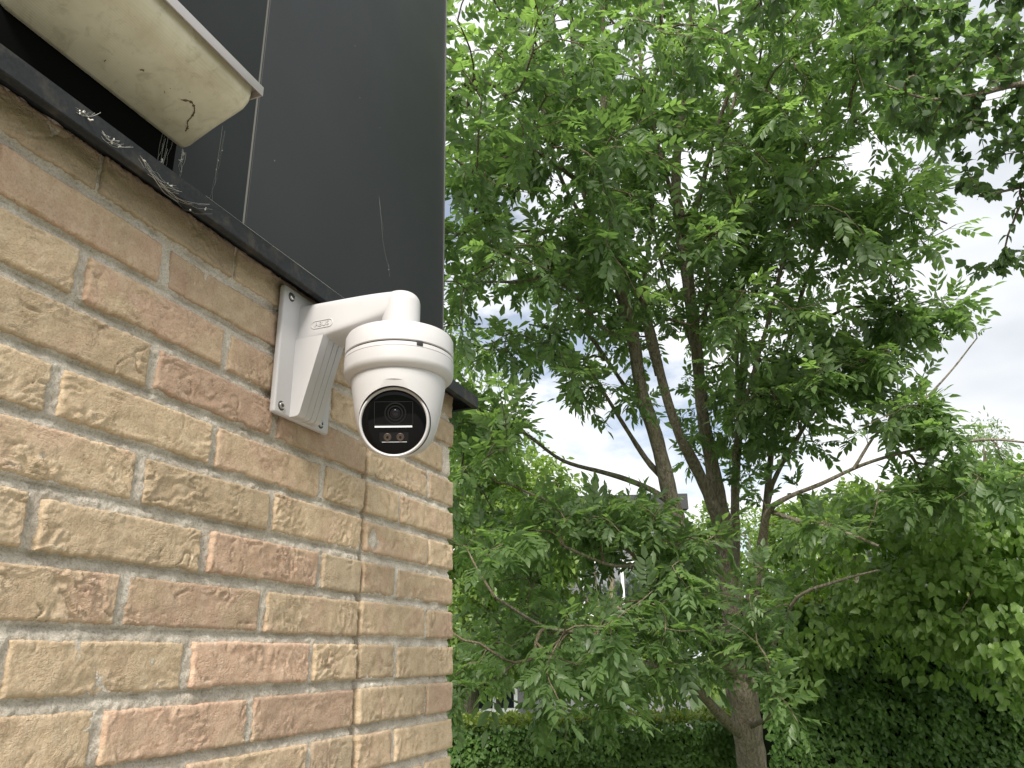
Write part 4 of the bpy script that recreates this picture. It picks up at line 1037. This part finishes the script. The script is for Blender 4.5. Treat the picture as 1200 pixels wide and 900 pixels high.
# ---- hedges
def hedge(name, label, P0, P1, depth_dir, thick, z_top, n_front, n_top, leafL, m, m_top, seed, singles=0, shade_tint=0.75):
    """clipped hedge between ground points P0 and P1 (x, y), running back along depth_dir"""
    rs = np.random.default_rng(seed)
    P0, P1, dd = np.array(P0), np.array(P1), np.array(depth_dir)
    root = empty(name, (P0[0], P0[1], 0), label, 'hedge', 'clipped hedges')
    al = P1-P0; Ln = np.linalg.norm(al); al = al/Ln
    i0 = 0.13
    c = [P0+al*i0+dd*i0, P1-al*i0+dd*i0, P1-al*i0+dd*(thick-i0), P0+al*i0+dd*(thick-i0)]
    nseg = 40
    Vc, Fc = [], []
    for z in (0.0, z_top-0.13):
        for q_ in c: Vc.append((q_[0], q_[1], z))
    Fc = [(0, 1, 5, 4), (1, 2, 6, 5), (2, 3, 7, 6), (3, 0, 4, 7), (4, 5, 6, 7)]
    obj('branches', Vc, Fc, M_CORE, root)  # added solid dark box that stops the view through the hedge, not modelled branches
    # front face
    s = rs.uniform(0, 1, n_front); z = z_top*np.sqrt(rs.uniform(0, 1, n_front)) if False else rs.uniform(0.1, z_top, n_front)
    bump_ = 0.085*fbm(s*Ln*2.6, z*3.2, seed*1.3, 3)
    ins = np.abs(rs.normal(0, 0.05, n_front))
    loc = np.zeros((n_front, 3)); loc[:, :2] = P0+np.outer(s*Ln, al)+np.outer(ins-bump_, dd); loc[:, 2] = z
    out = np.array([-dd[0], -dd[1], 0.0])
    up = out*1.0+np.array([0, 0, 0.7])+rs.normal(0, 0.4, (n_front, 3))
    fw = np.array([0, 0, -0.5])+out*0.75+rs.normal(0, 0.5, (n_front, 3))
    tint = np.clip(shade_tint+0.5*fbm(s*Ln*3, z*3, seed+4.0, 2)+rs.normal(0, 0.15, n_front), 0, 1)
    sc = rs.uniform(0.65, 1.25, n_front)
    temps = [simple_leaf(np.random.default_rng(seed*50+i), leafL, 0.62) for i in range(8)]
    leaf_cloud('foliage', temps, frames(fw, up), loc, sc, tint, m, root, pick_singles(loc, sc, singles, 535) if singles else None)
    # top growth
    s = rs.uniform(0, 1, n_top); q = rs.uniform(0, thick, n_top)
    loc = np.zeros((n_top, 3)); loc[:, :2] = P0+np.outer(s*Ln, al)+np.outer(q, dd); loc[:, 2] = z_top+0.02*perlin(s*Ln*4, q*4, seed)+rs.normal(0, 0.022, n_top)+0.05*np.clip(perlin(s*Ln*9, q*5, seed+9.0), 0, 1)
    fw = rs.normal(0, 0.6, (n_top, 3))+np.array([0, 0, 0.35]); up = np.array([0, 0, 1.0])+rs.normal(0, 0.4, (n_top, 3))
    leaf_cloud('top_growth', temps, frames(fw, up), loc, rs.uniform(0.6, 1.1, n_top), np.clip(0.6+rs.normal(0, 0.2, n_top), 0, 1), m_top, root)
    return root
def gxy(px, t): X = at(px, 800, t); return X[:2]
fw2 = _f[:2]/np.linalg.norm(_f[:2])
zt = float(at(690, 846, 6.6)[2])
hedge('hedge', 'low clipped hedge with pale fresh top running left behind the ash trunk', gxy(420, 6.6), gxy(905, 6.6), fw2, 0.7, zt, 21000, 9000, 0.052, M_HEDGE, M_HEDGE2, 3, 300)
zt2 = float(at(1040, 706, 5.9)[2])
hedge('hedge', 'tall dark clipped hedge right of the ash trunk under the bright shrub', gxy(892, 5.75), gxy(1420, 5.4), fw2, 0.8, zt2, 24000, 6000, 0.055, M_HEDGE, M_HEDGE2, 4, 300, 0.5)

# ---- bright broad-leaved shrub over the right hedge
sh_root = at(1180, 900, 6.9); sh_root[2] = 0
shr = empty('leafy_shrub', sh_root, 'bright green broad-leaved shrub spilling over the dark hedge at right', 'shrub')
lobes = [(985, 640, 5.6, 0.42, 0.40, 0.4, 1.2), (1060, 640, 5.2, 0.5, 0.42, 0.45, 2.0), (1150, 620, 4.9, 0.5, 0.42, 0.5, 2.6), (1230, 650, 4.7, 0.5, 0.55, 0.5, 2.2), (1100, 700, 4.9, 0.42, 0.35, 0.4, 1.7), (1180, 720, 4.6, 0.35, 0.33, 0.35, 1.6), (1035, 700, 5.2, 0.35, 0.2, 0.3, 0.8), (950, 720, 5.6, 0.3, 0.36, 0.3, 0.9), (1150, 590, 5.3, 0.5, 0.3, 0.4, 1.5), (1060, 612, 5.5, 0.4, 0.25, 0.4, 1.0), (1230, 590, 5.0, 0.4, 0.3, 0.4, 1.2), (1000, 750, 5.35, 0.28, 0.16, 0.2, 0.35), (1085, 772, 5.05, 0.26, 0.14, 0.2, 0.3), (1185, 800, 4.7, 0.26, 0.14, 0.2, 0.3), (940, 790, 5.6, 0.16, 0.2, 0.15, 0.2)]
ssm = mains_px([[(1180, 900, 6.9, 0.035), (1150, 760, 6.7, 0.03), (1110, 640, 6.2, 0.02), (1040, 620, 5.6, 0.012), (985, 630, 5.6, 0.006)], [(1180, 900, 6.9, 0.035), (1180, 720, 6.6, 0.026), (1180, 630, 6.0, 0.018), (1150, 620, 5.0, 0.008)], [(1180, 900, 6.9, 0.035), (1230, 750, 6.6, 0.024), (1240, 640, 5.8, 0.016), (1230, 640, 4.8, 0.008)]])
for m_ in ssm: m_[0][:3] = sh_root
Vt, Tt = tube_arrays([m[:, :3] for m in ssm], [m[:, 3] for m in ssm], 8); obj_arr('stems', Vt, Tt, M_BARK, shr)
LOC, OUT = [], []
wts = np.array([l[-1] for l in lobes]); wts = wts/wts.sum()
nL = 15000
for li, n in enumerate((wts*nL).astype(int)):
    cx, cy_, t, rx, ry, rt, _ = lobes[li]
    v = rs.normal(size=(n, 3)); v /= np.linalg.norm(v, axis=1, keepdims=True)
    rad = 1-np.abs(rs.normal(0, 0.16, n)); lump = 1+0.22*fbm(v[:, 0]*2.2+li*5, v[:, 1]*2.2, v[:, 2]*2.2, 3)
    D = (v[:, :1]*rx*_r + v[:, 1:2]*ry*_u + v[:, 2:]*rt*_f)*(rad*lump)[:, None]
    LOC.append(at(cx, cy_, t)+D); o_ = D/np.linalg.norm(D, axis=1, keepdims=True); OUT.append(o_)
loc, out = np.concatenate(LOC), np.concatenate(OUT)
# tiers of leaves with gaps between
tier = perlin(loc[:, 0]*3.0, loc[:, 1]*3.0, loc[:, 2]*8.5)
k_ = tier > -0.20
loc, out = loc[k_], out[k_]
n = len(loc)
up = out*0.9-0.5*_f+np.array([0, 0, 0.75])+rs.normal(0, 0.28, (n, 3)); fwv = out*0.45+np.array([0, 0, -0.6])+rs.normal(0, 0.35, (n, 3))
sc = rs.uniform(0.7, 1.3, n)
stemps = [simple_leaf(np.random.default_rng(500+i), 0.062, 0.62) for i in range(8)]
tint = np.clip(0.5+0.3*fbm(loc[:, 0]*2, loc[:, 1]*2, loc[:, 2]*2, 2)+rs.normal(0, 0.15, n), 0, 1)
leaf_cloud('foliage', stemps, frames(fwv, up), loc, sc, tint, M_SHRUB, shr, pick_singles(loc, sc, 300, 900))
sat = loc[rs.permutation(n)[:160]]-out[rs.permutation(n)[:160]]*0.0
stw, strr = grow(ssm, sat, 12, 0.09, 0.002, 0.1); Vw, Tw = tube_arrays(stw, strr, 4); obj_arr('branches', Vw, Tw, M_TWIG, shr)['kind'] = 'stuff'

# ---- trees behind
def back_tree(name, label, root_px, t, lobes, n, leafL, ratio, m, seed, trunk_w=0.12, ntw=160):
    rs = np.random.default_rng(seed)
    rp = at(root_px, 900, t); rp[2] = 0
    root = empty(name, rp, label, 'tree', 'trees beyond the hedge')
    cs = np.array([at(l[0], l[1], t+l[5]) for l in lobes])
    top = cs[np.argmax(cs[:, 2])]
    ms = []
    P = np.array([np.append(rp, trunk_w), np.append(rp*0.6+top*0.4+rs.normal(0, 0.1, 3), trunk_w*0.75), np.append(rp*0.1+top*0.9, trunk_w*0.3), np.append(top+np.array([0, 0, 0.3]), trunk_w*0.1)])
    ms.append(smooth_path(P, 0.15))
    for c in cs:
        j = int(len(ms[0])*rs.uniform(0.25, 0.6)); a = ms[0][j]
        ms.append(smooth_path(np.array([a*[1, 1, 1, 0.6], np.append((a[:3]+c)/2+np.array([0, 0, -0.15]), trunk_w*0.3), np.append(c, trunk_w*0.12)]), 0.15))
    Vt, Tt = tube_arrays([q[:, :3] for q in ms], [q[:, 3] for q in ms], 8); obj_arr('trunk', Vt, Tt, M_BARK, root)
    LOC, OUT = [], []
    w_ = np.array([l[2]*l[3] for l in lobes]); w_ = w_/w_.sum()
    for l, c, wi in zip(lobes, cs, w_):
        k = int(n*wi); v = rs.normal(size=(k, 3)); v /= np.linalg.norm(v, axis=1, keepdims=True)
        rad = rs.uniform(0.25, 1, k)**0.5
        lump = 1+0.35*fbm(v[:, 0]*2.0+l[0], v[:, 1]*2.0, v[:, 2]*2.0, 3)
        D = (v[:, :1]*l[2]*_r + v[:, 1:2]*l[3]*_u + v[:, 2:]*l[4]*_f)*(rad*lump)[:, None]
        LOC.append(c+D); OUT.append(D/(np.linalg.norm(D, axis=1, keepdims=True)+1e-9))
    loc, out = np.concatenate(LOC), np.concatenate(OUT)
    cl = perlin(loc[:, 0]*2.4, loc[:, 1]*2.4, loc[:, 2]*3.2+seed); kk = cl > -0.12
    loc, out = loc[kk], out[kk]; k = len(loc)
    fw = out*0.6+np.array([0, 0, -0.4])+rs.normal(0, 0.45, (k, 3)); up = out*0.5+np.array([0, 0, 0.9])+rs.normal(0, 0.4, (k, 3))
    temps = [simple_leaf(np.random.default_rng(seed*31+i), leafL, ratio) for i in range(6)]
    tint = np.clip(0.5+0.35*fbm(loc[:, 0]*1.1, loc[:, 1]*1.1, loc[:, 2]*1.1, 2)+rs.normal(0, 0.16, k), 0, 1)
    leaf_cloud('foliage', temps, frames(fw, up), loc, rs.uniform(0.7, 1.3, k), tint, m, root)
    tw_, tr_ = grow(ms, loc[rs.permutation(k)[:ntw]], seed+1, 0.2, 0.004, 0.1); Vw, Tw = tube_arrays(tw_, tr_, 4); obj_arr('branches', Vw, Tw, M_TWIG, root)['kind'] = 'stuff'
# lobes: px, py, half width, half height, half depth (m), extra distance
back_tree('maple_tree', 'light green leafy tree close behind the brick corner at left', 560, 9.5, [(560, 610, 0.9, 0.8, 0.9, 0), (610, 720, 1.0, 0.7, 0.9, 0.3), (545, 720, 0.9, 0.8, 0.8, -0.4), (630, 580, 0.6, 0.5, 0.6, 0.4), (560, 520, 0.6, 0.6, 0.6, 0.2), (640, 640, 0.6, 0.5, 0.6, 0.3)], 21000, 0.095, 0.55, M_FARL, 41)
back_tree('garden_tree', 'yellow green tree seen under the ash crown before the house', 720, 10.5, [(720, 770, 0.95, 0.6, 0.8, 0), (660, 770, 0.8, 0.5, 0.7, 0.3), (800, 770, 0.8, 0.5, 0.8, 0), (815, 680, 0.35, 0.5, 0.5, 0.5), (640, 670, 0.5, 0.6, 0.6, 0.4), (690, 620, 0.55, 0.35, 0.5, 0.6), (770, 640, 0.4, 0.25, 0.5, 0.6), (715, 597, 0.65, 0.16, 0.4, 0.6), (830, 620, 0.4, 0.4, 0.4, 0.8), (650, 620, 0.55, 0.5, 0.5, 0.6), (790, 665, 0.45, 0.5, 0.5, 0.6)], 27000, 0.08, 0.6, M_FARL, 42, 0.09)
back_tree('garden_tree', 'fresh green tree between the ash trunk and bright shrub', 950, 9.0, [(940, 640, 0.55, 0.45, 0.6, 0), (955, 605, 0.42, 0.26, 0.5, 0.2), (960, 720, 0.6, 0.5, 0.6, -0.2), (1010, 600, 0.5, 0.35, 0.5, 0.3), (905, 730, 0.4, 0.5, 0.5, 0.3)], 14000, 0.08, 0.6, M_FARL, 43, 0.08)
back_tree('willow_tree', 'pale thin-leaved tree far off above the dark roof at right', 1165, 26, [(1155, 530, 0.9, 1.3, 1.0, 0), (1150, 590, 1.5, 1.2, 1.3, 0), (1190, 600, 1.5, 1.1, 1.3, 1)], 9000, 0.16, 0.28, M_FARL2, 44, 0.2)
back_tree('garden_tree', 'dense far tree filling the view behind the hedge corner', 880, 17, [(880, 650, 1.4, 1.2, 1.2, 0), (960, 660, 1.6, 1.2, 1.3, 1), (800, 700, 1.5, 1.0, 1.2, 0)], 11000, 0.12, 0.55, M_FARL, 45, 0.2)
back_tree('garden_tree', 'leafy tree at far left behind the maple and low hedge', 520, 14, [(520, 600, 1.6, 1.8, 1.5, 0), (600, 560, 1.0, 0.8, 1.0, 0.5), (560, 740, 1.6, 0.9, 1.2, 0), (520, 440, 1.2, 1.0, 1.2, 0)], 13000, 0.12, 0.55, M_FARL, 46, 0.2)

# ------------------------------------------------------------------ houses beyond
M_RENDER, _t, _b = mat('grey_render', (0.16, 0.16, 0.17), 0.85)
M_DARKCLAD, _t, _b = mat('dark_cladding', (0.025, 0.026, 0.03), 0.6)
M_FRAME, _, _ = mat('white_frame', (0.72, 0.73, 0.73), 0.4)
M_PANE, _, _ = mat('window_pane', (0.02, 0.025, 0.03), 0.04, 1.0)
M_PANE.node_tree.nodes['Principled BSDF'].inputs['IOR'].default_value = 2.2
M_ROOF, _t, _b = mat('slate_roof', (0.075, 0.078, 0.09), 0.6)
def house(name, label, px0, px1, t, z_top, windows, pitched=False, wallmat=None):
    """box house facing the viewer, built square to the viewing direction; windows: (x, z, w, h) from the left front corner"""
    A = at(px0, 780, t)[:2]; B = at(px1, 780, t)[:2]; rr_ = np.array([_r0[0], _r0[1]]); Wd = float(np.dot(B-A, rr_))
    root = empty(name, (A[0], A[1], 0), label, 'house', 'houses beyond the gardens')
    rot = math.atan2(rr_[1], rr_[0]); root.rotation_euler = (0, 0, rot)
    def part(n_, bm, m, par=root):
        bmesh.ops.recalc_face_normals(bm, faces=bm.faces)
        me = bpy.data.meshes.new(n_); bm.to_mesh(me); bm.free(); me.materials.append(m)
        o = bpy.data.objects.new(n_, me); C.objects.link(o); o.parent = par; return o
    D_ = 7.0
    bm = bmesh.new(); box_bm(bm, (0, 0, 0), (Wd, D_, z_top)); part('wall', bm, wallmat or M_RENDER)
    bm = bmesh.new()
    if pitched:
        e = 0.35; hgt = 1.5
        v = [bm.verts.new(c) for c in ((-e, -e, z_top+0.004), (Wd+e, -e, z_top+0.004), (Wd+e, D_+e, z_top+0.004), (-e, D_+e, z_top+0.004), (-e, D_/2, z_top+hgt), (Wd+e, D_/2, z_top+hgt))]
        for f in ((0, 1, 5, 4), (2, 3, 4, 5), (0, 4, 3), (1, 2, 5), (0, 3, 2, 1)): bm.faces.new([v[i] for i in f])
        part('roof', bm, M_ROOF)
        bm = bmesh.new(); box_bm(bm, (-e, -e-0.12, z_top-0.10), (Wd+e, -e-0.01, z_top+0.02)); part('gutter', bm, M_DARKCLAD)
    else:
        box_bm(bm, (-0.25, -0.3, z_top+0.003), (Wd+0.25, D_+0.25, z_top+0.32)); part('roof', bm, M_DARKCLAD)
    for (x, z, w_, h_) in windows:
        bm = bmesh.new(); f = 0.07
        for lo, hi in (((x, -0.05, z), (x+w_, 0.02, z+f)), ((x, -0.05, z+h_-f), (x+w_, 0.02, z+h_)), ((x, -0.05, z+f+.001), (x+f, 0.02, z+h_-f-.001)), ((x+w_-f, -0.05, z+f+.001), (x+w_, 0.02, z+h_-f-.001)), ((x+w_/2-0.03, -0.048, z+f+.001), (x+w_/2+0.03, 0.018, z+h_-f-.001))): box_bm(bm, lo, hi)
        wf = part('window', bm, M_FRAME)
        bm = bmesh.new(); box_bm(bm, (x+f, -0.02, z+f), (x+w_-f, -0.01, z+h_-f)); part('pane', bm, M_PANE, wf)
        bm = bmesh.new(); box_bm(bm, (x-0.05, -0.14, z-0.06), (x+w_+0.05, 0.0, z-0.004)); part('sill', bm, M_FRAME, wf)
ztop = float(at(720, 590, 15)[2])
def xoff(px, px0, t): return float(np.dot(at(px, 780, t)[:2]-at(px0, 780, t)[:2], np.array([_r0[0], _r0[1]])))
def zz(px, py, t): return float(at(px, py, t)[2])
house('grey_house', 'grey flat-roofed house with white windows glimpsed through the ash tree', 535, 806, 15, ztop,
      [(xoff(685, 535, 15), zz(690, 722, 15), 1.7, zz(690, 652, 15)-zz(690, 722, 15)), (xoff(552, 535, 15), zz(560, 834, 15), 0.9, 0.75)])
house('slate_roofed_house', 'distant house with dark slate roof peeping over the right shrub', 1105, 1400, 20, zz(1130, 600, 20), [(1.0, 3.2, 1.4, 1.2), (3.6, 3.2, 1.4, 1.2)], True)
print('objects', len(bpy.data.objects), 'tris', sum(len(m.polygons) for m in bpy.data.meshes))
